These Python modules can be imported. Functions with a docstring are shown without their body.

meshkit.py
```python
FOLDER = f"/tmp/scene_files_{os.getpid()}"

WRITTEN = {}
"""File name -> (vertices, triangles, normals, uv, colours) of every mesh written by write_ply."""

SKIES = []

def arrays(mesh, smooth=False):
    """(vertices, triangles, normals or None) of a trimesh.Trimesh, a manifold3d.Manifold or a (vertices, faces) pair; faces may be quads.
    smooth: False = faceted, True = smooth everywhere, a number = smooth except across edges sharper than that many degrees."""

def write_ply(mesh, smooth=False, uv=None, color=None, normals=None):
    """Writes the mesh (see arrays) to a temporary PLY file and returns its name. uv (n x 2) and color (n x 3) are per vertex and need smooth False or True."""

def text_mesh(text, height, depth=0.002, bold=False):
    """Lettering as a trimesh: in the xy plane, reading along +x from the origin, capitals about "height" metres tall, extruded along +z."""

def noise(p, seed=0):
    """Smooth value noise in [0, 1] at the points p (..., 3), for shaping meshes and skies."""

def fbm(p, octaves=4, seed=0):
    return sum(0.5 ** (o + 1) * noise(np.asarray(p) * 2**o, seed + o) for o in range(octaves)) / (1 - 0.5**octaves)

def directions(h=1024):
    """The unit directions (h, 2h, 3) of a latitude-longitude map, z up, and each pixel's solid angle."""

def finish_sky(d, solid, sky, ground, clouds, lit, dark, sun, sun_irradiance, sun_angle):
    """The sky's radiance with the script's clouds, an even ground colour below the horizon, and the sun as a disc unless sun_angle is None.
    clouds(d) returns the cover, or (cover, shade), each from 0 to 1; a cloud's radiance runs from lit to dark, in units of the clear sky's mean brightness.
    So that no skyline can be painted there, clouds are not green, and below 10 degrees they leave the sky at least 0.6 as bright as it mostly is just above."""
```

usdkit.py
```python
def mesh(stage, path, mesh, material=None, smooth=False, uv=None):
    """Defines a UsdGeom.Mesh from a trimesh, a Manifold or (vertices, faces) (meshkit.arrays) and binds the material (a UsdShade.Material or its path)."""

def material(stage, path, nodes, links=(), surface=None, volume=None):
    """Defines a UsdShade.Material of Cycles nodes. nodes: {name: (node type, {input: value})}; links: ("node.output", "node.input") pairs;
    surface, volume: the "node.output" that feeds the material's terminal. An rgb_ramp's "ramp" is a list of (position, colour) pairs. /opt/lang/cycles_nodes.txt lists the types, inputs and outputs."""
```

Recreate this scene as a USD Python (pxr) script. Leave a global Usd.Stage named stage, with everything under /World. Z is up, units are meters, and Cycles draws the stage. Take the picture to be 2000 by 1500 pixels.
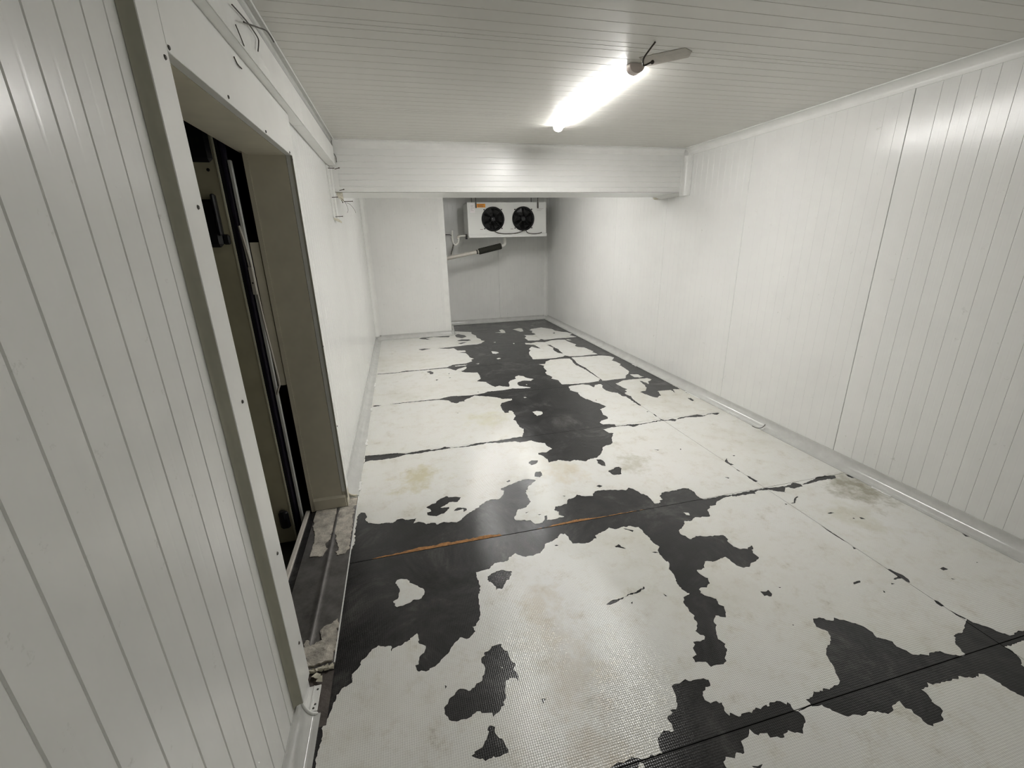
import math, random
import numpy as np
import trimesh, shapely
from shapely.geometry import Polygon, LineString, box as sbox
from shapely.ops import unary_union
from shapely import affinity
import usdkit, meshkit
from pxr import Usd, UsdGeom, Gf, Sdf

stage = Usd.Stage.CreateInMemory()
UsdGeom.SetStageUpAxis(stage, UsdGeom.Tokens.z)
UsdGeom.SetStageMetersPerUnit(stage, 1.0)
W = UsdGeom.Xform.Define(stage, '/World')
stage.SetDefaultPrim(W.GetPrim())
UsdGeom.Scope.Define(stage, '/World/Looks')

# ---------------------------------------------------------------- camera, light level
CAM = np.array([0.0, 0.0, 1.6])
F_PX = 851.718
cr_ = np.array([0.96888112, -0.24638738, -0.02371988])
cu_ = np.array([0.09908839, 0.29825766, 0.94932811])
cf_ = np.array([0.22682783, 0.92213645, -0.31339035])
cam = UsdGeom.Camera.Define(stage, '/World/camera')
cam.CreateHorizontalApertureAttr(36.0); cam.CreateVerticalApertureAttr(27.0)
cam.CreateFocalLengthAttr(36.0 * F_PX / 2000.0)
cam.CreateClippingRangeAttr(Gf.Vec2f(0.02, 100))
m4 = Gf.Matrix4d(*cr_, 0, *cu_, 0, *(-cf_), 0, *CAM, 1)
cam.AddTransformOp().Set(m4)
cam.CreateExposureAttr(2.68)
LAMP_STRENGTH = 19.0       # the two ceiling battens are the only light of the room


def ray(px, py):
    return (px - 1000) / F_PX * cr_ - (py - 750) / F_PX * cu_ + cf_


def on(axis, val, px, py):
    """The point of the plane axis = val that shows at a pixel of the photograph (used to measure the room)."""
    v = ray(px, py)
    return CAM + v * ((val - CAM[axis]) / v[axis])


# ---------------------------------------------------------------- room measures
XL, XR, H = -0.488, 2.962, 2.426
Y0, YC, YB = -0.6, 7.806, 8.797
CX = 0.827                                   # right side of the boxed-out corner
BF, BR, BB = 4.316, 4.859, 2.027             # dropped beam: front, rear, underside
XC = -0.459                                  # face of the door casing
D0, D1, DH = 1.334, 2.620, 2.027             # door opening
XJ = -0.660                                  # back of the door lining
CR = 0.082

# ---------------------------------------------------------------- materials
def mat(name, nodes, links, surface):
    return usdkit.material(stage, '/World/Looks/' + name, nodes, links, surface=surface)


def principled(name, col, rough=0.5, metal=0.0, var=0.0, scale=6.0, bump=0.0, bscale=60.0, spec=None, dark=None, coat=0.0):
    n = {'p': ('principled_bsdf', {'base_color': col, 'roughness': rough, 'metallic': metal}), 'tc': ('texture_coordinate', {})}
    if coat:
        n['p'][1]['coat_weight'] = coat; n['p'][1]['coat_roughness'] = 0.12
    if spec is not None:
        n['p'][1]['specular_ior_level'] = spec
    l = []
    if var:
        d = dark or tuple(c * (1 - var) for c in col)
        n['n'] = ('noise_texture', {'scale': scale, 'detail': 6.0, 'roughness': 0.65})
        n['r'] = ('rgb_ramp', {'ramp': [(0.3, d), (0.62, col)]})
        l += [('tc.object', 'n.vector'), ('n.fac', 'r.fac'), ('r.color', 'p.base_color')]
    if bump:
        n['nb'] = ('noise_texture', {'scale': bscale, 'detail': 3.0})
        n['b'] = ('bump', {'strength': bump, 'distance': 0.004})
        l += [('tc.object', 'nb.vector'), ('nb.fac', 'b.height'), ('b.normal', 'p.normal')]
    return mat(name, n, l, 'p.BSDF')


def wall_metal(name, col, rough, smudge):
    n = {'tc': ('texture_coordinate', {}),
         'n': ('noise_texture', {'scale': 1.7, 'detail': 7.0, 'roughness': 0.7}),
         'r': ('rgb_ramp', {'ramp': [(0.30, tuple(c * (1 - smudge) for c in col)), (0.55, col), (1.0, col)]}),
         'n2': ('noise_texture', {'scale': 14.0, 'detail': 5.0, 'roughness': 0.8}),
         'r2': ('rgb_ramp', {'ramp': [(0.27, (0.55, 0.55, 0.50)), (0.36, (1, 1, 1)), (1.0, (1, 1, 1))]}),
         'mx': ('mix_color', {'blend_type': 'multiply', 'fac': 0.45}),
         'nb': ('noise_texture', {'scale': 2.2, 'detail': 1.0}),
         'b': ('bump', {'strength': 0.16, 'distance': 0.02}),
         'p': ('principled_bsdf', {'base_color': col, 'roughness': rough})}
    l = [('tc.object', 'n.vector'), ('tc.object', 'n2.vector'), ('tc.object', 'nb.vector'), ('n.fac', 'r.fac'), ('n2.fac', 'r2.fac'),
         ('r.color', 'mx.a'), ('r2.color', 'mx.b'), ('mx.result', 'p.base_color'), ('nb.fac', 'b.height'), ('b.normal', 'p.normal')]
    return mat(name, n, l, 'p.BSDF')


WHITE = (0.80, 0.80, 0.775)
M = {}
M['panel'] = wall_metal('white_panel_steel', WHITE, 0.23, 0.05)
M['ceil'] = wall_metal('ceiling_panel_steel', (0.65, 0.635, 0.59), 0.34, 0.05)  # same steel as the walls, greyer to paint in the dimmer light up there
M['beam'] = wall_metal('beam_panel_steel', WHITE, 0.30, 0.05)
M['trim'] = principled('white_trim_plastic', (0.83, 0.828, 0.80), 0.3, var=0.08, scale=5)
M['cove'] = principled('grey_white_cove_plastic', (0.60, 0.60, 0.575), 0.16, var=0.14, scale=9)
M['casing'] = principled('door_casing_sheet', (0.82, 0.818, 0.785), 0.36, var=0.05, scale=4)
M['lining'] = principled('door_lining_sheet', (0.74, 0.69, 0.56), 0.36, var=0.16, scale=3.5)
M['leaf'] = principled('door_leaf_sheet', (0.62, 0.58, 0.42), 0.42, var=0.18, scale=4)
M['leaf_edge'] = principled('door_leaf_edge', (0.80, 0.78, 0.62), 0.4)
M['black'] = principled('black_plastic', (0.012, 0.012, 0.014), 0.38)
M['gasket'] = principled('navy_rubber', (0.022, 0.018, 0.045), 0.42, var=0.4, scale=20)
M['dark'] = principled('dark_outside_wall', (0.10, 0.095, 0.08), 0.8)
M['steel'] = principled('dull_steel', (0.25, 0.24, 0.235), 0.34, metal=0.6, var=0.5, scale=9, bump=0.15, bscale=40)
M['shade_angle'] = principled('shade_angle_olive', (0.44, 0.43, 0.35), 0.6, var=0.12, scale=8)  # olive tone: painted shade of the casing side, also colours the lining angle
M['screw'] = principled('dark_screw', (0.10, 0.095, 0.085), 0.5, metal=0.5)
M['rust'] = principled('rusty_nail', (0.10, 0.075, 0.05), 0.6, var=0.4, scale=60)
M['wire'] = principled('dark_wire', (0.055, 0.048, 0.038), 0.55)
M['cream_pipe'] = principled('cream_pipe', (0.62, 0.58, 0.52), 0.4, var=0.12, scale=12)
M['white_pipe'] = principled('white_pipe', (0.70, 0.69, 0.64), 0.35)
M['foam_black'] = principled('black_pipe_foam', (0.018, 0.018, 0.012), 0.85, bump=0.5, bscale=120)
M['cooler'] = principled('cooler_white_enamel', (0.76, 0.765, 0.74), 0.33)
M['fan'] = principled('fan_black', (0.003, 0.003, 0.0035), 0.4)
M['hub'] = principled('fan_hub_gloss', (0.02, 0.02, 0.022), 0.16)
M['orange'] = principled('orange_sticker', (0.85, 0.34, 0.03), 0.5)
M['sticker'] = principled('white_sticker', (0.88, 0.84, 0.85), 0.4)
M['print'] = principled('sticker_print', (0.30, 0.12, 0.05), 0.5)
M['greyprint'] = principled('grey_print', (0.42, 0.36, 0.36), 0.5)
M['cement'] = principled('dirty_cement', (0.56, 0.52, 0.45), 0.8, var=0.6, scale=16, bump=0.8, bscale=70)
M['foam'] = principled('torn_foam', (0.72, 0.68, 0.56), 0.8, var=0.35, scale=30, bump=0.6, bscale=90)
M['endcap'] = principled('lamp_end_cap', (0.72, 0.64, 0.60), 0.4)
M['tape'] = principled('stained_ceiling_plate', (0.42, 0.39, 0.34), 0.55, var=0.25, scale=14)
M['bareply'] = principled('bare_rusty_edge', (0.42, 0.20, 0.065), 0.8, var=0.6, scale=40, bump=0.5)
M['lamp'] = mat('lamp_diffuser', {'e': ('emission', {'color': (1.0, 0.99, 0.972), 'strength': LAMP_STRENGTH})}, [], 'e.emission')


STAINS = [(*on(2, 0.0, 1680, 955)[:2], 0.22, (0.50, 0.48, 0.40)), (*on(2, 0.0, 815, 935)[:2], 0.20, (0.80, 0.76, 0.58)), (*on(2, 0.0, 1100, 918)[:2], 0.20, (0.91, 0.86, 0.77)),
          (*on(2, 0.0, 1240, 905)[:2], 0.16, (0.76, 0.75, 0.68)), (*on(2, 0.0, 1050, 1195)[:2], 0.17, (0.88, 0.83, 0.75)), (*on(2, 0.0, 1110, 1290)[:2], 0.18, (0.90, 0.86, 0.80)),
          (*on(2, 0.0, 1660, 1010)[:2], 0.2, (0.88, 0.87, 0.80)), (*on(2, 0.0, 1180, 1470)[:2], 0.16, (0.86, 0.80, 0.74)), (*on(2, 0.0, 950, 815)[:2], 0.22, (0.92, 0.91, 0.80))]


def floor_coating():
    # grey-white floor paint over an embossed board: scuffs, yellowish stains, fine dirt specks
    n = {'tc': ('texture_coordinate', {}),
         'map': ('mapping', {'scale': (1, 1, 0)}),
         'n': ('noise_texture', {'scale': 0.9, 'detail': 8.0, 'roughness': 0.62}),
         'r': ('rgb_ramp', {'ramp': [(0.28, (0.62, 0.605, 0.53)), (0.45, (0.74, 0.735, 0.69)), (0.7, (0.76, 0.76, 0.735))]}),
         'n2': ('noise_texture', {'scale': 8.0, 'detail': 8.0, 'roughness': 0.8}),
         'r2': ('rgb_ramp', {'ramp': [(0.30, (0.36, 0.30, 0.20)), (0.40, (0.86, 0.83, 0.77)), (0.5, (1, 1, 1))]}),
         'mx': ('mix_color', {'blend_type': 'multiply', 'fac': 0.5}),
         'n3': ('noise_texture', {'scale': 55.0, 'detail': 4.0, 'roughness': 0.7}),
         'r3': ('rgb_ramp', {'ramp': [(0.24, (0.35, 0.30, 0.24)), (0.31, (1, 1, 1))]}),
         'mx2': ('mix_color', {'blend_type': 'multiply', 'fac': 0.55}),
         'v': ('voronoi_texture', {'scale': 130.0, 'randomness': 0.12, 'feature': 'f1'}),
         'b': ('bump', {'strength': 0.42, 'distance': 0.0022}),
         'p': ('principled_bsdf', {'roughness': 0.22})}
    l = [('tc.object', 'map.vector'), ('map.vector', 'n.vector'), ('map.vector', 'n2.vector'), ('map.vector', 'n3.vector'), ('map.vector', 'v.vector'),
         ('n.fac', 'r.fac'), ('n2.fac', 'r2.fac'), ('n3.fac', 'r3.fac'),
         ('r.color', 'mx.a'), ('r2.color', 'mx.b'), ('mx.result', 'mx2.a'), ('r3.color', 'mx2.b'), ('mx2.result', 'p.base_color'),
         ('v.distance', 'b.height'), ('b.normal', 'p.normal')]
    # old stains, each at its own place on the floor: (x, y, radius, tint)
    n['nd'] = ('noise_texture', {'scale': 5.0, 'detail': 6.0, 'roughness': 0.7}); l.append(('map.vector', 'nd.vector'))
    n['ns'] = ('vector_math', {'math_type': 'scale', 'scale': 0.80}); l.append(('nd.color', 'ns.vector1'))
    n['off'] = ('vector_math', {'math_type': 'subtract', 'vector2': (0.40, 0.40, 0.0)}); l.append(('ns.vector', 'off.vector1'))
    n['pos'] = ('vector_math', {'math_type': 'add'}); l += [('map.vector', 'pos.vector1'), ('off.vector', 'pos.vector2')]
    n['flat'] = ('vector_math', {'math_type': 'multiply', 'vector2': (1.0, 1.0, 0.0)}); l.append(('pos.vector', 'flat.vector1'))
    last = 'mx2.result'
    for i, (x, y, rad, tint) in enumerate(STAINS):
        n[f'd{i}'] = ('vector_math', {'math_type': 'distance', 'vector2': (x, y, 0.0)}); l.append(('flat.vector', f'd{i}.vector1'))
        n[f'm{i}'] = ('rgb_ramp', {'ramp': [(0.0, tint), (min(0.25 * rad, 0.9), tint), (min(rad, 0.99), (1, 1, 1)), (1.0, (1, 1, 1))]}); l.append((f'd{i}.value', f'm{i}.fac'))
        n[f'x{i}'] = ('mix_color', {'blend_type': 'multiply', 'fac': 1.0}); l += [(last, f'x{i}.a'), (f'm{i}.color', f'x{i}.b')]
        last = f'x{i}.result'
    l.remove(('mx2.result', 'p.base_color')); l.append((last, 'p.base_color'))
    return mat('grey_floor_paint', n, l, 'p.BSDF')


def floor_board_look():
    # black phenolic-faced board with embossed wire pattern, dusty traces
    n = {'tc': ('texture_coordinate', {}),
         'map': ('mapping', {'scale': (1, 1, 0)}),
         'n': ('noise_texture', {'scale': 2.3, 'detail': 8.0, 'roughness': 0.7, 'distortion': 0.6}),
         'r': ('rgb_ramp', {'ramp': [(0.38, (0.017, 0.017, 0.018)), (0.56, (0.027, 0.026, 0.027)), (0.72, (0.085, 0.082, 0.078))]}),
         'v': ('voronoi_texture', {'scale': 130.0, 'randomness': 0.12, 'feature': 'f1'}),
         'b': ('bump', {'strength': 0.3, 'distance': 0.0024}),
         'rr': ('rgb_ramp', {'ramp': [(0.3, (0.15, 0.15, 0.15)), (0.7, (0.28, 0.28, 0.28))]}),
         'p': ('principled_bsdf', {})}
    l = [('tc.object', 'map.vector'), ('map.vector', 'n.vector'), ('map.vector', 'v.vector'), ('n.fac', 'r.fac'), ('n.fac', 'rr.fac'),
         ('r.color', 'p.base_color'), ('rr.color', 'p.roughness'), ('v.distance', 'b.height'), ('b.normal', 'p.normal')]
    return mat('black_board', n, l, 'p.BSDF')


M['ground'] = principled('brown_dirty_ground', (0.11, 0.092, 0.082), 0.7, var=0.5, scale=18, bump=0.5, bscale=80)
M['paint'] = floor_coating()
M['board'] = floor_board_look()

# ---------------------------------------------------------------- helpers
USED = {}


def numbered(parent, name):
    k = USED.setdefault(parent, {})
    n = k.get(name, 0); k[name] = n + 1
    return name if n == 0 else f'{name}_{n:03d}'


def cat(*ms):
    return trimesh.util.concatenate([m for m in ms if m is not None])


def bx(x0, x1, y0, y1, z0, z1):
    m = trimesh.creation.box((x1 - x0, y1 - y0, z1 - z0)); m.apply_translation(((x0 + x1) / 2, (y0 + y1) / 2, (z0 + z1) / 2)); return m


def rbx(x0, x1, y0, y1, z0, z1, r=0.004):
    """A box with chamfered edges."""
    c = np.array([(x0 + x1) / 2, (y0 + y1) / 2, (z0 + z1) / 2]); h = np.array([x1 - x0, y1 - y0, z1 - z0]) / 2
    r = min(r, *(h * 0.9)); pts = []
    for s in np.ndindex(2, 2, 2):
        s = np.array(s) * 2 - 1
        for k in range(3):
            q = h - r; q[k] = h[k]; pts.append(c + s * q)
    return trimesh.convex.convex_hull(np.array(pts))


def prism(profile, axis, a0, a1):
    """Extrudes a 2D profile. axis 'y': profile is (x, z); axis 'x': profile is (y, z); axis 'z': profile is (x, y)."""
    p = profile if isinstance(profile, Polygon) else Polygon(profile)
    m = trimesh.creation.extrude_polygon(p, a1 - a0, engine='earcut')
    v = m.vertices.copy(); e = v[:, 2] + a0
    if axis == 'y': w = np.c_[v[:, 0], e, v[:, 1]]
    elif axis == 'x': w = np.c_[e, v[:, 0], v[:, 1]]
    else: w = np.c_[v[:, 0], v[:, 1], e]
    m = trimesh.Trimesh(w, m.faces, process=False)
    if m.volume < 0: m.invert()
    return m


def tube(pts, r, n=10):
    """A round tube along a polyline, smoothed at its bends."""
    pts = np.array(pts, float); V = []; T = []
    for i in range(len(pts)):
        t = pts[min(i + 1, len(pts) - 1)] - pts[max(i - 1, 0)]; T.append(t / np.linalg.norm(t))
    u = np.cross(T[0], [0.3, 0.5, 0.81]); u /= np.linalg.norm(u)
    rr = np.broadcast_to(r, len(pts))
    for p, t, q in zip(pts, T, rr):
        u = u - t * (u @ t); u /= np.linalg.norm(u); w = np.cross(t, u)
        a = np.linspace(0, 2 * np.pi, n, endpoint=False)
        V.append(p + q * (np.cos(a)[:, None] * u + np.sin(a)[:, None] * w))
    V = np.vstack(V); Fc = []
    for i in range(len(pts) - 1):
        for k in range(n):
            a, b = i * n + k, i * n + (k + 1) % n
            Fc += [[a, b, b + n], [a, b + n, a + n]]
    c0, c1 = len(V), len(V) + 1
    V = np.vstack([V, pts[0], pts[-1]])
    for k in range(n):
        Fc += [[c0, (k + 1) % n, k], [c1, (len(pts) - 1) * n + k, (len(pts) - 1) * n + (k + 1) % n]]
    m = trimesh.Trimesh(V, np.array(Fc), process=False)
    if m.volume < 0: m.invert()
    return m


def curve(pts, n=6):
    """Catmull-Rom through the points."""
    p = np.array(pts, float); p = np.vstack([2 * p[0] - p[1], p, 2 * p[-1] - p[-2]]); out = []
    for i in range(1, len(p) - 2):
        for t in np.linspace(0, 1, n, endpoint=False):
            a, b, c, d = p[i - 1:i + 3]
            out.append(0.5 * (2 * b + (c - a) * t + (2 * a - 5 * b + 4 * c - d) * t ** 2 + (3 * b - a - 3 * c + d) * t ** 3))
    return np.array(out + [p[-2]])


def lathe(prof, n=32, axis='z', at=(0, 0, 0)):
    m = trimesh.creation.revolve(np.array(prof, float), sections=n)
    if axis == 'y': m.apply_transform(trimesh.transformations.rotation_matrix(math.pi / 2, [1, 0, 0]))     # +z of the profile turns to -y
    if axis == 'x': m.apply_transform(trimesh.transformations.rotation_matrix(math.pi / 2, [0, 1, 0]))     # +z turns to +x
    m.apply_translation(at)
    if m.volume < 0: m.invert()
    return m


class Thing:
    def __init__(self, name, label, category=None, loc=(0, 0, 0), group=None, kind=None):
        self.loc = np.array(loc, float)
        self.path = '/World/' + numbered('/World', name)
        x = UsdGeom.Xform.Define(stage, self.path); x.AddTranslateOp().Set(Gf.Vec3d(*map(float, loc)))
        self.prim = x.GetPrim(); tag(self.prim, label, category, group, kind)

    def part(self, name, mesh, m, parent=None, label=None, smooth=False, kind=None):
        base = parent or self.path
        path = base + '/' + numbered(base, name)
        mesh = mesh.copy(); mesh.apply_translation(-self.loc)
        g = usdkit.mesh(stage, path, mesh, M[m], smooth=smooth)
        tag(g.GetPrim(), label, None, None, kind)
        return path


def tag(p, label=None, category=None, group=None, kind=None):
    for k, v in (('label', label), ('category', category), ('group', group), ('kind', kind)):
        if v: p.SetCustomDataByKey(k, v)


def struct(name, label, category, loc=(0, 0, 0)):
    return Thing(name, label, category, loc, kind='structure')


# ---------------------------------------------------------------- ribbed sandwich panels
def rib_profile(a0, a1, grooves, thick=0.06, gw=0.0021, gd=0.0016, step=0.00010, gap=0.0006):
    """Face of a ribbed panel in (along, depth): depth 0 is the face, positive goes into the wall. A groove at each rib, a soft crease half-way."""
    e = 0.0022
    pts = [(a0 + 0.0006, 0.012), (a0 + 0.0006, 0.003), (a0 + e, 0.0)]
    gs = sorted(g for g in grooves if a0 + 0.012 < g < a1 - 0.012)
    for i, g in enumerate(gs):
        pts += [(g - gw, 0.0), (g - gw * 0.35, gd), (g + gw * 0.35, gd), (g + gw, 0.0)]
        nx = gs[i + 1] if i + 1 < len(gs) else a1
        mid = (g + nx) / 2
        if step and nx - g > 0.05:
            pts += [(mid - 0.005, 0.0), (mid - 0.0015, step), (mid + 0.0015, step), (mid + 0.005, 0.0)]
    pts += [(a1 - gap - 0.0012, 0.0), (a1 - gap, 0.003), (a1 - gap, thick), (a0 + 0.0006, thick)]
    return np.array(pts)


def panel_z(face_x, sign, a0, a1, grooves, z0, z1, **kw):
    """Upright panel with its face in x = face_x; sign +1 when the wall's body lies towards +x."""
    p = rib_profile(a0, a1, grooves, **kw)
    return prism(Polygon(np.c_[face_x + sign * p[:, 1], p[:, 0]]).buffer(0), 'z', z0, z1)


def panel_back(face_y, a0, a1, grooves, z0, z1):
    p = rib_profile(a0, a1, grooves)
    return prism(Polygon(np.c_[p[:, 0], face_y + p[:, 1]]).buffer(0), 'z', z0, z1)


def panel_ceil(a0, a1, grooves, x0, x1):
    p = rib_profile(a0, a1, grooves, step=0)
    return prism(Polygon(np.c_[p[:, 0], H + p[:, 1]]).buffer(0), 'x', x0, x1)


def joints(a, b, j0, pitch):
    k0 = math.floor((a - j0) / pitch); e = [a]
    while j0 + k0 * pitch < b - 0.02:
        v = j0 + k0 * pitch
        if v > a + 0.02: e.append(v)
        k0 += 1
    return e + [b]


# right wall: panels 1.204 m wide, joints seen at 2.227, 3.430, 4.638
t = struct('wall_right', 'long right wall of upright white ribbed insulated panels', 'wall')
js = joints(Y0, YB, 2.227, 1.204)
for a, b in zip(js[:-1], js[1:]):
    j = 2.227 + round((b - 2.227) / 1.204) * 1.204
    g = [j - 0.138 - 0.0832 * k for k in range(13)]
    t.part('panel', panel_z(XR, 1, a, b, g, -0.02, H, gap=0.0024 if abs(b - 2.227) < 0.01 else 0.0014, **({} if b < 2.3 else dict(gw=0.0018, gd=0.0009))), 'panel')

# left wall: near run, far run past the door, and the strip over the door
t = struct('wall_left', 'left wall of upright white ribbed panels, broken by the doorway', 'wall')
GL = [0.915 + 0.0818 * k for k in range(-40, 120)]
for a, b in ((Y0, 0.062), (0.062, 1.262)):
    t.part('panel', panel_z(XL, -1, a, b, GL, -0.02, H, gw=0.0028, gd=0.0028), 'panel')
for a, b in zip(*(lambda e: (e[:-1], e[1:]))(joints(2.646, YC, 3.87, 1.2))):
    t.part('panel', panel_z(XL, -1, a, b, GL, -0.02, H), 'panel')
t.part('panel', panel_z(XL, -1, 1.262, 2.646, GL, DH + 0.06, H), 'panel')

# rear of the room: boxed-out corner on the left, recess on the right
GB = [0.10 + 0.083 * k for k in range(-10, 60)]
t = struct('wall_back_left', 'boxed-out pale corner standing forward of the rear recess', 'wall')
t.part('panel', panel_back(YC, XL, CX - 0.005, GB, -0.02, H), 'panel')
t.part('side_panel', panel_z(CX, -1, YC + 0.001, YB, [8.0 + 0.083 * k for k in range(10)], -0.02, H), 'panel')
t.part('corner_angle', cat(bx(CX - 0.10, CX + 0.0025, YC - 0.003, YC - 0.0002, 0.07, H - 0.06), bx(CX, CX + 0.0025, YC - 0.003, YC + 0.08, 0.07, H - 0.06)), 'trim')
t = struct('wall_back', 'rear wall of the recess behind the twin fan cooler', 'wall')
t.part('panel', panel_back(YB, CX, 1.95, GB, -0.02, H), 'panel')
t.part('panel', panel_back(YB, 1.95, XR, GB, -0.02, H), 'panel')
t = struct('wall_front', 'end wall behind the viewpoint, white ribbed panels', 'wall')
for a, b in ((XL, 0.7), (0.7, 1.9), (1.9, XR)):
    p = rib_profile(a, b, GB); t.part('panel', prism(Polygon(np.c_[p[:, 0], Y0 - p[:, 1]]).buffer(0), 'z', -0.02, H), 'panel')

# ceiling: ribs run across the room
t = struct('ceiling', 'white ribbed panel ceiling carrying the bright batten lamp', 'ceiling')
GC = [2.127 + 0.0853 * k for k in range(-60, 100)]
js = joints(Y0, YB, 2.127 + 0.0853 / 2, 1.1942)
for a, b in zip(js[:-1], js[1:]):
    t.part('panel', panel_ceil(a, b, GC, XL, XR), 'ceil')

# dropped beam across the room
t = struct('ceiling_beam', 'deep white dropped beam crossing the room under the ceiling', 'beam', (XL, BF, BB))
zs = [BB + 0.045 + 0.0485 * k for k in range(6)]
pf = [(BF + 0.0, BB)]
for z in zs:
    pf += [(BF, z - 0.003), (BF + 0.0024, z - 0.001), (BF + 0.0024, z + 0.001), (BF, z + 0.003)]
pf += [(BF, H), (BR, H), (BR, BB)]
t.part('boxing', prism(pf, 'x', XL, XR), 'beam')
t.part('edge_angle', cat(bx(XL + 0.02, XR - 0.08, BF - 0.0022, BF - 0.0002, BB - 0.002, BB + 0.034), bx(XL + 0.02, XR - 0.08, BF - 0.0022, BF + 0.04, BB - 0.0022, BB - 0.0002)), 'trim')


# ---------------------------------------------------------------- cove mouldings
def cove_profile(r, w, lip=0.017, th=0.0055, n=12):
    """Concave corner moulding in (a, b): the corner is (0, 0), it reaches r along a and w along b, with flat lips."""
    ang = np.linspace(math.pi, 1.5 * math.pi, n)
    q = [(th, w), (th, w - lip)]
    rx, ry = r - lip - th, w - lip - th
    q += [(th + rx + rx * math.cos(x), th + ry + ry * math.sin(x)) for x in ang]
    q += [(r - lip, th), (r, th), (r, 0.0), (0.0, 0.0), (0.0, w)]
    return np.array(q)


def cove_floor_left(y0, y1, r=CR, w=CR):
    p = cove_profile(r, w); return prism(Polygon(np.c_[XL + p[:, 0], p[:, 1]]).buffer(0), 'y', y0, y1)


t = struct('baseboard_left', 'grey white cove skirting along the left wall, cut at the doorway', 'skirting')
t.part('cove', cove_floor_left(Y0, 1.262, r=0.060, w=0.110), 'cove', smooth=25)
t.part('cove', cove_floor_left(2.72, YC - 0.002), 'cove', smooth=25)
p = cove_profile(0.064, 0.113)
t.part('end_bead', cat(tube([(XL + a, 1.262, b) for a, b in p[1:15]], 0.006, 8)), 'trim', smooth=True)
t.part('end_bead', cat(tube([(XL + a, 2.722, b) for a, b in cove_profile(CR + 0.004, CR + 0.004)[1:15]], 0.007, 8)), 'foam', smooth=True)
rng = random.Random(11)
for ya, yb, z_ in ((2.78, 2.90, 0.004), (4.30, 4.38, 0.006), (5.1, 5.25, 0.0045), (3.5, 3.62, 0.004)):
    q = [(XL + CR * 0.90 + 0.006 * rng.random(), ya + (yb - ya) * k / 7) for k in range(8)] + [(XL + CR + 0.006 + 0.008 * rng.random(), ya + (yb - ya) * k / 7) for k in range(7, -1, -1)]
    t.part('torn_edge', prism(Polygon(q).buffer(0), 'z', 0.0002, z_ + 0.002), 'trim')
t = struct('baseboard_right', 'long grey white cove skirting under the right wall', 'skirting')
p = cove_profile(CR, CR)
t.part('cove', prism(Polygon(np.c_[XR - p[:, 0], p[:, 1]]).buffer(0), 'y', Y0, YB), 'cove', smooth=25)
rng = random.Random(5)
for i, (ya, yb) in enumerate(((1.74, 1.86), (3.62, 3.86), (1.0, 1.12), (4.9, 5.0))):
    q = []
    for k in range(9):
        yy = ya + (yb - ya) * k / 8
        q.append((XR - CR * (0.93 + 0.05 * rng.random()), yy))
    for k in range(8, -1, -1):
        yy = ya + (yb - ya) * k / 8
        q.append((XR - CR - 0.006 - 0.010 * rng.random(), yy))
    t.part('torn_edge', prism(Polygon(q).buffer(0), 'z', 0.0002, 0.0048), 'trim')
t = struct('baseboard_back', 'cove skirting at the foot of the rear recess wall', 'skirting')
t.part('cove', prism(Polygon(np.c_[YB - p[:, 0], p[:, 1]]).buffer(0), 'x', CX, XR - 0.02), 'cove', smooth=25)
t = struct('baseboard_back_left', 'cove skirting around the foot of the boxed-out corner', 'skirting')
t.part('cove', prism(Polygon(np.c_[YC - p[:, 0], p[:, 1]]).buffer(0), 'x', XL + 0.02, CX + 0.03), 'cove', smooth=25)
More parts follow.
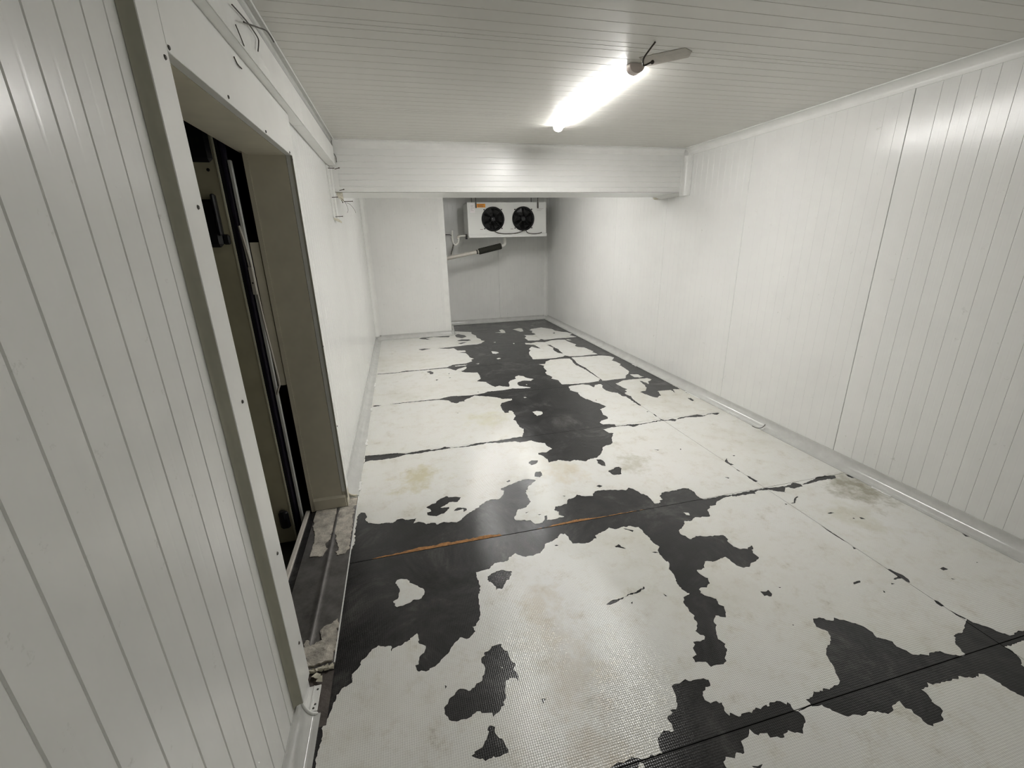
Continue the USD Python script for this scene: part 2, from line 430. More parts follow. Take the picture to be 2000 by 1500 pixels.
t.part('cove', prism(Polygon(np.c_[CX + p[:, 0], p[:, 1]]).buffer(0), 'y', YC - 0.03, YB - 0.02), 'cove', smooth=25)

# upper mouldings
t = struct('trim_1', 'white cove moulding between right wall and ceiling', 'moulding')
pc = cove_profile(0.078, 0.06)
t.part('cove', prism(Polygon(np.c_[XR - pc[:, 0], H - pc[:, 1]]).buffer(0), 'y', Y0, BF), 'trim', smooth=25)
t.part('cove', prism(Polygon(np.c_[XR - pc[:, 0], H - pc[:, 1]]).buffer(0), 'y', BR, YB), 'trim', smooth=25)
t = struct('trim_2', 'white cove moulding where the beam meets the ceiling', 'moulding')
pc = cove_profile(0.057, 0.06)
t.part('cove', prism(Polygon(np.c_[BF - pc[:, 0], H - pc[:, 1]]).buffer(0), 'x', XL + 0.06, XR - 0.06), 'trim', smooth=25)
t = struct('trim_3', 'short upright white moulding in the corner of beam and right wall', 'moulding', (XR - 0.06, BF - 0.06, BB - 0.03))
pc = cove_profile(0.072, 0.085)
t.part('cove', prism(Polygon(np.c_[XR - pc[:, 0], BF - pc[:, 1]]).buffer(0), 'z', BB - 0.035, H - 0.06), 'trim', smooth=25)
s = trimesh.creation.icosphere(2, 1.0); s.vertices *= (0.028, 0.05, 0.02)
s.vertices += 0.006 * (meshkit.noise(s.vertices * 90)[:, None] - 0.5); s.apply_translation((XR - 0.022, BR - 0.03, BB - 0.008))
t.part('sealant_blob', s, 'foam', smooth=True)
fl = trimesh.convex.convex_hull(np.array([(XR - 0.07, BF, BB - 0.001), (XR - 0.07, BF, BB - 0.004), (XR - 0.002, BF, BB - 0.001), (XR - 0.002, BF + 0.02, BB - 0.028), (XR - 0.002, BR, BB - 0.001), (XR - 0.06, BR - 0.02, BB - 0.001), (XR - 0.002, BR - 0.1, BB - 0.03)]))
t.part('under_flap', fl, 'trim')
t = struct('trim_4', 'upright cove moulding in the far left corner', 'moulding')
pc = cove_profile(0.085, 0.085)
t.part('cove', prism(Polygon(np.c_[XL + pc[:, 0], YC - pc[:, 1]]).buffer(0), 'z', CR - 0.02, H), 'trim', smooth=25)
t = struct('trim_5', 'upright cove moulding in the right corner of the recess', 'moulding')
pc = cove_profile(0.075, 0.075)
t.part('cove', prism(Polygon(np.c_[XR - pc[:, 0], YB - pc[:, 1]]).buffer(0), 'z', CR - 0.02, H), 'trim', smooth=25)

# boxed ledge along the top of the left wall
t = struct('trim_6', 'boxed white ledge running above the door under the ceiling', 'ledge', (XL, Y0, 2.245))
zl = 2.226
for a, b in ((Y0, 0.6), (0.6, 2.93), (2.93, BF - 0.03)):
    t.part('board', rbx(XL + 0.0005, -0.424, a + 0.0008, b - 0.0008, zl, H - 0.055, 0.003), 'trim')
    t.part('edge_strip', rbx(-0.424, -0.4205, a + 0.001, b - 0.001, zl - 0.002, zl + 0.012, 0.001), 'trim')
t.part('upper_cove', prism(Polygon([(XL, H - 0.0545), (-0.430, H - 0.0545), (-0.436, H - 0.03), (-0.434, H - 0.012), (-0.428, H - 0.003), (-0.410, H - 0.003), (-0.410, H - 0.0003), (XL, H - 0.0003)]), 'y', Y0, BF - 0.01), 'cove', smooth=25)
t.part('ceiling_bead', cat(tube([(-0.410, Y0, H - 0.004), (-0.410, BF - 0.02, H - 0.004)], 0.0035, 8)), 'trim', smooth=True)
for y_, l_ in ((1.96, 0.03), (2.05, 0.022)):
    t.part('sealant_lump', trimesh.convex.convex_hull(np.array([(XL + .002, y_, zl + .003), (XL + .02, y_ + .01, zl + .002), (XL + .012, y_ + l_, zl + .003), (XL + .004, y_ + .01, zl - .016), (XL + .012, y_ + .012, zl - .01)])), 'wire')

# nailed angle hanging at the left end of the beam
t = struct('trim_7', 'nailed white corner angle hanging below the left end of the beam', 'moulding', (XL, BF, 1.81))
zt = 1.815
t.part('wall_flange', bx(XL + 0.0005, XL + 0.009, BF - 0.145, BF - 0.012, zt, zl - 0.004), 'trim')
t.part('fold', prism(Polygon([(XL + .0005, BF - .03), (XL + .022, BF - .03), (XL + .03, BF - .022), (XL + .03, BF - .004), (XL + .0005, BF - .004)]), 'z', zt, H - 0.06), 'trim')
t.part('beam_flange', bx(XL + 0.03, XL + 0.072, BF - 0.0105, BF - 0.003, BB + 0.005, H - 0.06), 'trim')
t.part('torn_flap', trimesh.convex.convex_hull(np.array([(XL + .035, BF + .01, BB - .002), (XL + .088, BF + .01, BB - .002), (XL + .088, BF + .04, BB - .075), (XL + .06, BF + .03, BB - .05), (XL + .04, BF + .012, BB - .04)])), 'foam')
t.part('end_scrap', trimesh.convex.convex_hull(np.array([(XL + .002, BF - .13, zt), (XL + .03, BF - .03, zt - .004), (XL + .055, BF - .01, zt - .028), (XL + .05, BF - .01, zt - .04), (XL + .004, BF - .11, zt - .018)])), 'foam')


def nail(p, d, L, r=0.0028):
    p, d = np.array(p, float), np.array(d, float); d /= np.linalg.norm(d)
    return cat(tube([p, p + d * L], r, 6), tube([p + d * L, p + d * (L + 0.003)], r * 2, 6))


for p_, d_, L_ in (((XL + .004, BF - .09, 2.20), (1, .05, .01), .05), ((XL + .004, BF - .11, 1.975), (1, .05, .05), .05),
                   ((XL + .05, BF - .004, 2.205), (.6, -.8, .02), .07), ((XL + .065, BF - .004, BB + .012), (.6, -.8, .03), .07),
                   ((XL + .01, BF - .05, zt + .012), (.9, -.2, .02), .06), ((XL + .09, BF + .03, 1.955), (1, -.1, .0), .07),
                   ((XL + .06, BF + .02, 1.985), (.3, .6, -.7), .05)):
    t.part('nail', nail(p_, d_, L_), 'rust')
t.part('loose_wire', tube(curve([(XL + .07, BF + .02, 1.98), (XL + .10, BF + .02, 1.94), (XL + .115, BF + .02, 1.89), (XL + .105, BF + .02, 1.86)]), 0.0012, 6), 'wire')
t.part('loose_wire', tube(curve([(XL + .09, BF + .03, 1.95), (XL + .135, BF + .03, 1.93), (XL + .165, BF + .03, 1.89), (XL + .175, BF + .03, 1.86)]), 0.0012, 6), 'wire')
t.part('loose_wire', tube(curve([(XL + .012, BF - .06, H - .062), (XL + .05, BF - .03, H - .09), (XL + .075, BF - .02, H - .13), (XL + .075, BF - .012, H - .17)]), 0.0024, 6), 'wire')

# ---------------------------------------------------------------- floor: boards and flaking paint
def px_poly(crop, pts):
    x0, y0, s = crop
    return [(x0 + x / s, y0 + y / s) for x, y in pts]


T1, T2, T3 = (700, 620, 6.6667), (1000, 620, 6.6667), (1200, 700, 6.6667)
M1, M2, R1, R2, S1 = (680, 800, 5), (1000, 800, 5), (1200, 920, 5), (1380, 850, 5), (1600, 900, 5)
R3, R4, B1, C1, N1 = (1200, 1200, 5), (1560, 1170, 4.5455), (600, 1050, 5), (800, 1200, 5), (540, 1300, 7.5)


def path(*runs):
    out = []
    for crop, pts in runs:
        out += px_poly(crop, pts)
    return out


big_top = path(
    (T1, [(1230, 60), (1250, 180), (1470, 190), (1475, 215), (1530, 235), (1540, 265), (1590, 280), (1600, 300), (1645, 305), (1600, 335), (1540, 350), (1400, 360), (1330, 370), (1200, 385), (1100, 395), (1030, 400), (1100, 406), (1180, 408), (1240, 400), (1290, 430), (1390, 430), (1400, 448), (1310, 455), (1400, 465), (1440, 500), (1450, 520), (1505, 535), (1470, 550), (1480, 570), (1400, 600), (1300, 608), (1220, 618), (1160, 648), (1000, 664), (780, 686), (730, 688), (610, 695), (520, 715), (420, 722), (245, 736), (250, 742), (430, 730), (540, 718), (620, 708), (740, 696), (900, 682), (1150, 660), (1190, 668), (1230, 680), (1270, 690), (1290, 675), (1330, 660), (1400, 640), (1410, 655), (1370, 685), (1330, 700), (1390, 715), (1550, 720), (1580, 750), (1590, 800), (1540, 830), (1660, 840), (1700, 870), (1780, 905), (1830, 890), (1960, 905), (1970, 880), (1955, 850), (1970, 825), (2000, 815)]),
    (T2, [(50, 800), (45, 770), (80, 755), (150, 765), (200, 790), (285, 800), (240, 825), (150, 820), (80, 840), (65, 860), (90, 890), (240, 910), (235, 920), (0, 925)]),
    (T1, [(1900, 945), (1680, 965), (1640, 985), (1560, 1000), (1460, 1013), (1330, 1020), (1200, 1025), (1050, 1062), (700, 1094), (460, 1122), (400, 1130), (470, 1128), (700, 1102), (1050, 1072), (1170, 1080), (1210, 1105), (1280, 1120), (1320, 1100), (1390, 1090), (1380, 1075), (1440, 1050), (1510, 1017), (1700, 1030), (1800, 1040), (1870, 1060), (1995, 1056), (2003, 1075), (1960, 1085), (1870, 1110), (1850, 1140), (1880, 1210), (1900, 1240), (1955, 1240), (1965, 1210), (2000, 1215)]),
    (T2, [(45, 1280), (20, 1330), (50, 1345), (95, 1420), (150, 1460), (130, 1490)]),
    (M1, [(1660, 130), (1670, 165), (1715, 190), (1705, 250), (1690, 265), (1640, 270), (1480, 300), (1360, 318), (1250, 330), (1150, 355), (1000, 373), (940, 362), (900, 380), (810, 393), (790, 388), (700, 402), (560, 430), (480, 422), (430, 428), (300, 440), (165, 450), (155, 560), (140, 575), (165, 512), (215, 497), (330, 490), (450, 470), (560, 440), (620, 436), (700, 425), (850, 400), (980, 379), (1150, 361), (1300, 342), (1350, 326), (1480, 325), (1560, 316), (1640, 310), (1680, 320), (1790, 300), (1820, 315), (1915, 325), (1950, 360), (1990, 380), (1940, 415), (1850, 425), (1860, 440), (1910, 455), (1950, 490), (1955, 515)]),
    (M2, [(430, 500), (450, 490), (560, 505), (600, 490), (720, 505), (770, 480), (830, 470), (860, 440), (880, 410), (885, 370), (920, 350), (970, 340), (980, 300), (975, 270), (990, 230), (940, 225), (910, 200), (890, 190), (1010, 166), (1070, 156), (1110, 146), (1090, 150), (1012, 160), (1000, 145), (950, 140), (900, 145), (855, 130), (875, 105), (940, 90), (930, 70), (890, 45), (865, 0)]),
    (T2, [(1155, 1195), (1230, 1160), (1150, 1125), (1050, 1095), (1020, 1075), (960, 1060), (920, 1040), (870, 1000), (860, 975), (760, 950), (750, 920), (730, 905), (760, 890), (930, 870), (1010, 880), (1070, 910), (1080, 880), (1150, 865), (1180, 885), (1170, 910), (1220, 950), (1300, 975), (1370, 980), (1440, 1025), (1500, 1030), (1560, 1060), (1690, 1155), (1660, 1130), (1560, 1048), (1550, 1025), (1500, 1010), (1470, 985), (1490, 965), (1470, 945), (1505, 935), (1440, 910), (1350, 860)]),
    (T3, [(80, 305), (100, 288), (250, 270), (430, 255), (490, 275), (440, 300), (450, 335), (370, 297), (325, 290), (390, 345), (415, 380), (410, 420), (370, 425), (335, 437), (400, 465), (500, 500), (560, 510), (580, 485), (605, 485), (565, 425), (600, 420), (740, 412), (795, 455), (760, 400), (860, 402), (700, 315)]),
    (T2, [(2000, 800), (1800, 710), (1500, 570), (1330, 480), (1200, 420), (1000, 310), (840, 230), (720, 165), (560, 90), (420, 10)]))

paint_top = [path((T2, q)) for q in (
    [(250, 150), (380, 130), (520, 150), (560, 170), (640, 185), (720, 192), (780, 212), (750, 230), (840, 252), (700, 265), (600, 270), (480, 285), (420, 290), (380, 280), (345, 296), (300, 300), (210, 300), (165, 265), (190, 245), (160, 230), (260, 230), (310, 220), (290, 205), (260, 200), (265, 175), (230, 165)],
    [(10, 155), (90, 140), (130, 145), (150, 180), (110, 185), (60, 170)],
    [(165, 330), (250, 335), (320, 320), (430, 320), (510, 298), (600, 290), (690, 290), (720, 310), (790, 335), (830, 350), (820, 375), (870, 385), (940, 390), (1060, 440), (1040, 450), (1115, 475), (1000, 488), (900, 500), (760, 505), (690, 495), (660, 510), (560, 528), (450, 538), (270, 545), (260, 520), (230, 490), (220, 460), (240, 430), (220, 410), (260, 380), (330, 400), (370, 405), (320, 370), (280, 355), (180, 350)],
    [(350, 610), (430, 605), (440, 575), (500, 550), (600, 540), (700, 533), (750, 535), (780, 560), (800, 590), (830, 620), (870, 635), (960, 680), (1020, 720), (1100, 770), (1150, 800), (1130, 830), (1000, 850), (850, 863), (720, 870), (650, 870), (620, 845), (600, 815), (510, 795), (530, 775), (460, 745), (430, 720), (455, 695), (440, 680), (410, 650), (420, 630)],
    [(775, 520), (850, 515), (1000, 505), (1150, 495), (1250, 500), (1330, 520), (1300, 560), (1350, 575), (1420, 605), (1400, 620), (1450, 650), (1530, 705), (1500, 740), (1480, 760), (1480, 790), (1350, 805), (1180, 825), (1150, 795), (1080, 745), (1010, 695), (960, 655), (900, 625), (850, 595), (820, 560)],
    [(1530, 740), (1640, 740), (1670, 760), (1720, 770), (1660, 780), (1590, 775)],
    [(275, 1230), (330, 1218), (390, 1225), (405, 1245), (370, 1270), (330, 1280), (295, 1260)],
    [(145, 1040), (170, 1034), (190, 1042), (165, 1048)], [(12, 335), (28, 333), (34, 344), (18, 346)], [(180, 872), (200, 872), (195, 882)],
    [(700, 288), (730, 284), (775, 294), (740, 298)])] + [path((T1, q)) for q in (
    [(1780, 195), (1860, 190), (1830, 165), (1870, 155), (1905, 175), (1915, 200), (1870, 202)], [(1755, 322), (1785, 318), (1780, 328)],
    [(1730, 440), (1800, 445), (1830, 460), (1790, 475), (1750, 470)], [(1795, 535), (1830, 525), (1855, 535), (1820, 544)],
    [(1530, 602), (1580, 595), (1560, 609)], [(1255, 628), (1420, 615), (1395, 626), (1260, 638)])] + [path((B1,
    [(880, 410), (920, 395), (950, 395), (1050, 460), (1140, 510), (1148, 550), (1120, 595), (1040, 600), (1000, 635), (940, 660), (880, 675), (830, 625), (880, 590), (900, 530), (905, 495), (880, 475), (875, 440)])),
    path((R1, [(670, 402), (720, 408), (740, 430), (700, 430)])), path((C1, [(885, 512), (915, 515), (905, 527)]))]

bare = [path(*q) if isinstance(q[0][0], tuple) else q for q in (
    # the wide middle band, from the doorway across and down to the left skirting
    ((M1, [(60, 1300), (85, 1050), (120, 1010), (165, 1010), (175, 1050), (165, 1080), (200, 1110), (270, 1120), (370, 1100), (440, 1105), (470, 1080), (530, 1065), (560, 1080), (670, 1062), (640, 1110), (700, 1095), (760, 1115), (850, 1105), (860, 1120), (920, 1100), (1060, 1100), (1110, 1065), (1150, 1030), (1230, 980), (1310, 920), (1380, 880), (1470, 870), (1510, 840), (1520, 800), (1490, 775), (1560, 740), (1650, 710), (1720, 680), (1760, 675), (1835, 690), (1800, 720), (1760, 750)]),
     (M2, [(135, 800), (155, 850), (185, 900), (140, 950), (60, 980), (40, 1030), (20, 1060), (50, 1085), (180, 1080), (220, 1115), (300, 1105), (320, 1075), (315, 1040), (340, 1035), (340, 1075), (400, 1070), (450, 1060), (520, 1045), (460, 1030), (450, 1000), (405, 980), (430, 950), (530, 920), (545, 880), (600, 860), (640, 830), (690, 845), (790, 840), (780, 825), (820, 795), (900, 785), (1110, 785), (1140, 760), (1190, 775), (1250, 815), (1320, 840), (1350, 875), (1400, 915), (1435, 915), (1450, 885), (1475, 880), (1450, 850), (1455, 815), (1500, 800), (1570, 795), (1660, 768), (1720, 770), (1770, 800), (1830, 860)]),
     (R1, [(870, 273), (1000, 255), (1070, 235), (1130, 235), (1280, 200), (1400, 180), (1490, 165), (1540, 163), (1680, 145)]),
     (R2, [(840, 465), (880, 470), (930, 478), (1000, 450), (1040, 438), (1080, 405), (1160, 393), (1250, 395), (1260, 420), (1190, 430), (1110, 445), (1060, 455), (1000, 475), (920, 480), (930, 500), (860, 520), (790, 510), (770, 515), (770, 555), (700, 550), (610, 535), (500, 540), (470, 570), (300, 595), (240, 590), (160, 620), (100, 645), (90, 680), (40, 690), (20, 720)]),
     (R1, [(915, 380), (925, 442), (850, 450), (790, 455), (740, 485), (685, 490), (680, 530), (650, 570), (620, 580), (650, 610), (720, 660), (790, 650), (800, 635), (910, 635), (1000, 630), (1060, 620), (1095, 645), (1115, 700), (1160, 735), (1250, 765), (1310, 755), (1325, 728), (1345, 728), (1365, 755), (1345, 770), (1350, 800), (1420, 850), (1380, 880), (1330, 905), (1310, 930), (1260, 945), (1190, 920), (1130, 865), (1095, 845), (1040, 855), (960, 885), (875, 880), (880, 930), (850, 965), (805, 970), (830, 1010), (910, 1045), (935, 1085), (900, 1130), (840, 1145), (825, 1160), (850, 1200), (900, 1215), (1000, 1250), (1030, 1310), (1075, 1330), (1090, 1420), (1050, 1425), (1000, 1415), (965, 1450)]),
     (R3, [(990, 105), (995, 190), (1010, 240), (1070, 270), (1085, 320), (1100, 380), (1090, 455), (1050, 485), (945, 505), (880, 465), (830, 470), (800, 470), (780, 425), (795, 400), (770, 320), (790, 295), (765, 260), (830, 265), (885, 245), (880, 215), (795, 165), (805, 120), (815, 95), (770, 10)]),
     (R1, [(720, 1330), (680, 1290), (685, 1220), (735, 1195), (660, 1155), (610, 1100), (590, 1030), (550, 970), (530, 900), (490, 860), (445, 810), (430, 740), (400, 720), (340, 650), (280, 590), (235, 550), (180, 540), (80, 540), (60, 555), (0, 565)]),
     (M2, [(940, 1155), (920, 1185), (860, 1210), (820, 1220), (825, 1255), (760, 1290), (690, 1310), (590, 1305), (560, 1260), (520, 1215), (470, 1215), (440, 1255), (330, 1310), (320, 1350), (280, 1400), (210, 1420), (120, 1440), (40, 1410), (0, 1428)]),
     (B1, [(1950, 230), (1830, 250), (1770, 310), (1700, 320), (1645, 345), (1670, 420), (1690, 470), (1670, 560), (1680, 620), (1670, 650), (1690, 760), (1680, 800), (1650, 850), (1620, 875), (1655, 910), (1560, 990), (1500, 980), (1440, 1040), (1390, 1110), (1310, 1190), (1260, 1250), (1200, 1280), (1190, 1300), (1080, 1300), (1050, 1250), (1090, 1230), (1110, 1170), (1155, 1110), (1155, 1060), (1100, 1030), (1090, 980), (1065, 940), (1000, 990), (840, 1090), (825, 1110), (815, 1050), (740, 1060), (700, 1055), (620, 1110), (540, 1200), (520, 1250), (440, 1320), (430, 1390), (400, 1450)]),
     (N1, [(1125, 110), (1090, 190), (1100, 250), (960, 340), (870, 480), (800, 620), (770, 710), (700, 830), (660, 950), (665, 1100), (610, 1220), (575, 1350), (580, 1500), (560, 1800), (300, 1800), (560, 740), (750, 200)]),
     (B1, [(250, 1000), (340, 500), (400, 200)])),
    # lower right pair of big flakes along the near joint
    ((R3, [(-250, 1560), (0, 1485), (30, 1445), (100, 1445), (190, 1400), (270, 1410), (330, 1385), (350, 1360), (385, 1375), (470, 1360), (440, 1320), (430, 1270), (445, 1220), (470, 1180), (475, 1130), (530, 1135), (600, 1145), (560, 1080), (525, 1020), (530, 990), (560, 950), (545, 925), (590, 925), (610, 880), (610, 820), (590, 780), (578, 730), (580, 680), (650, 660), (680, 635), (720, 650), (810, 635), (860, 625), (920, 640), (945, 670), (940, 690), (890, 720), (860, 790), (880, 825), (950, 860), (990, 840), (1030, 855), (1075, 860), (1080, 960), (1120, 985), (1130, 965), (1230, 995), (1270, 965), (1340, 950), (1380, 900), (1430, 920), (1470, 880), (1500, 900), (1520, 845), (1560, 855), (1620, 855), (1690, 890), (1695, 860), (1730, 890), (1755, 950), (1800, 950), (1850, 1000), (1875, 1050), (1840, 1100), (1840, 1155), (1700, 1130), (1690, 1170), (1655, 1180), (1665, 1205), (1580, 1190), (1520, 1200), (1500, 1160), (1440, 1165), (1370, 1160), (1325, 1125), (1310, 1150), (1285, 1200), (1240, 1240), (1250, 1290), (1280, 1345), (1190, 1330), (1165, 1350), (1175, 1400), (1100, 1400), (1070, 1440), (1080, 1470), (1100, 1500), (1090, 1600), (330, 1600), (280, 1465), (250, 1460), (235, 1500), (100, 1600)]),),
    ((R3, [(1340, 1475), (1400, 1475), (1450, 1460), (1425, 1500), (1360, 1490)]),),
    ((R4, [(120, 180), (160, 155), (220, 175), (310, 190), (320, 175), (420, 190), (470, 205), (560, 235), (640, 285), (700, 340), (830, 385), (870, 430), (960, 460), (1010, 490), (1150, 495), (1165, 475), (1210, 455), (1280, 470), (1350, 495), (1450, 515), (1490, 500), (1430, 440), (1390, 400), (1395, 300), (1470, 295), (1480, 250), (1475, 170), (1540, 205), (1680, 250), (1780, 290), (1880, 325), (1910, 320), (1915, 290), (1970, 275), (2060, 270), (2060, 340), (2000, 372), (1830, 420), (1890, 460), (1950, 510), (2000, 590), (2080, 700), (2080, 920), (2000, 870), (1880, 810), (1780, 750), (1650, 670), (1500, 695), (1410, 690), (1410, 710), (1310, 730), (1200, 755), (1140, 745), (1130, 775), (1090, 800), (1150, 850), (1200, 910), (1270, 990), (1290, 1060), (1270, 1095), (1200, 1105), (1195, 1130), (1150, 1110), (1100, 1080), (1060, 1040), (1000, 980), (950, 965), (905, 930), (890, 905), (860, 905), (820, 930), (850, 990), (810, 1010), (720, 1015), (620, 990), (600, 1020), (560, 1035), (440, 1035), (370, 1020), (250, 965), (190, 930), (130, 950), (80, 900), (120, 870), (150, 820), (220, 815), (230, 785), (290, 800), (350, 750), (370, 740), (370, 710), (310, 640), (310, 595), (270, 530), (240, 480), (250, 410), (295, 370), (290, 340), (250, 290), (150, 240)]),),
    ((R4, [(-5, 985), (100, 935), (200, 905), (205, 915), (110, 950), (0, 995)]),),
    ((R4, [(1200, 5), (1240, 20), (1290, 65), (1270, 68), (1225, 38)]),), ((R4, [(1340, 98), (1420, 140), (1480, 172), (1478, 182), (1400, 145)]),),
    # curled flakes lower centre
    ((C1, [(720, 375), (790, 350), (790, 320), (860, 290), (890, 290), (900, 320), (950, 360), (970, 410), (985, 450), (1030, 475), (1025, 545), (1060, 580), (1070, 635), (1000, 620), (945, 650), (945, 700), (930, 750), (945, 790), (945, 830), (920, 850), (920, 885), (900, 910), (895, 940), (850, 970), (815, 1000), (810, 960), (770, 975), (720, 945), (670, 950), (600, 1000), (560, 1015), (460, 1030), (390, 1020), (335, 950), (330, 910), (370, 870), (365, 830), (440, 785), (450, 755), (500, 725), (570, 750), (640, 710), (670, 680), (715, 650), (705, 600), (740, 530), (745, 505), (700, 470), (695, 430), (735, 410)]),),
    ((C1, [(775, 1080), (800, 1075), (830, 1100), (840, 1165), (900, 1210), (930, 1280), (955, 1290), (963, 1350), (920, 1370), (800, 1405), (740, 1420), (710, 1395), (650, 1410), (620, 1385), (650, 1340), (670, 1310), (710, 1300), (740, 1245), (765, 1200), (760, 1130)]),),
    ((B1, [(1755, 385), (1800, 350), (1850, 325), (1920, 318), (2010, 335), (1970, 400), (1940, 430), (1900, 505), (1850, 505), (1835, 465), (1780, 430)]),),
    ((M1, [(760, 960), (800, 930), (860, 910), (900, 870), (960, 845), (1000, 855), (1105, 855), (1070, 900), (990, 905), (900, 960), (920, 965), (985, 950), (995, 970), (960, 985), (930, 1010), (900, 1020), (860, 1040), (780, 1030), (775, 1005), (810, 990), (800, 970)]),),
    ((M1, [(1035, 980), (1065, 958), (1095, 962), (1125, 960), (1160, 960), (1150, 990), (1125, 995), (1115, 970), (1070, 985)]),))]
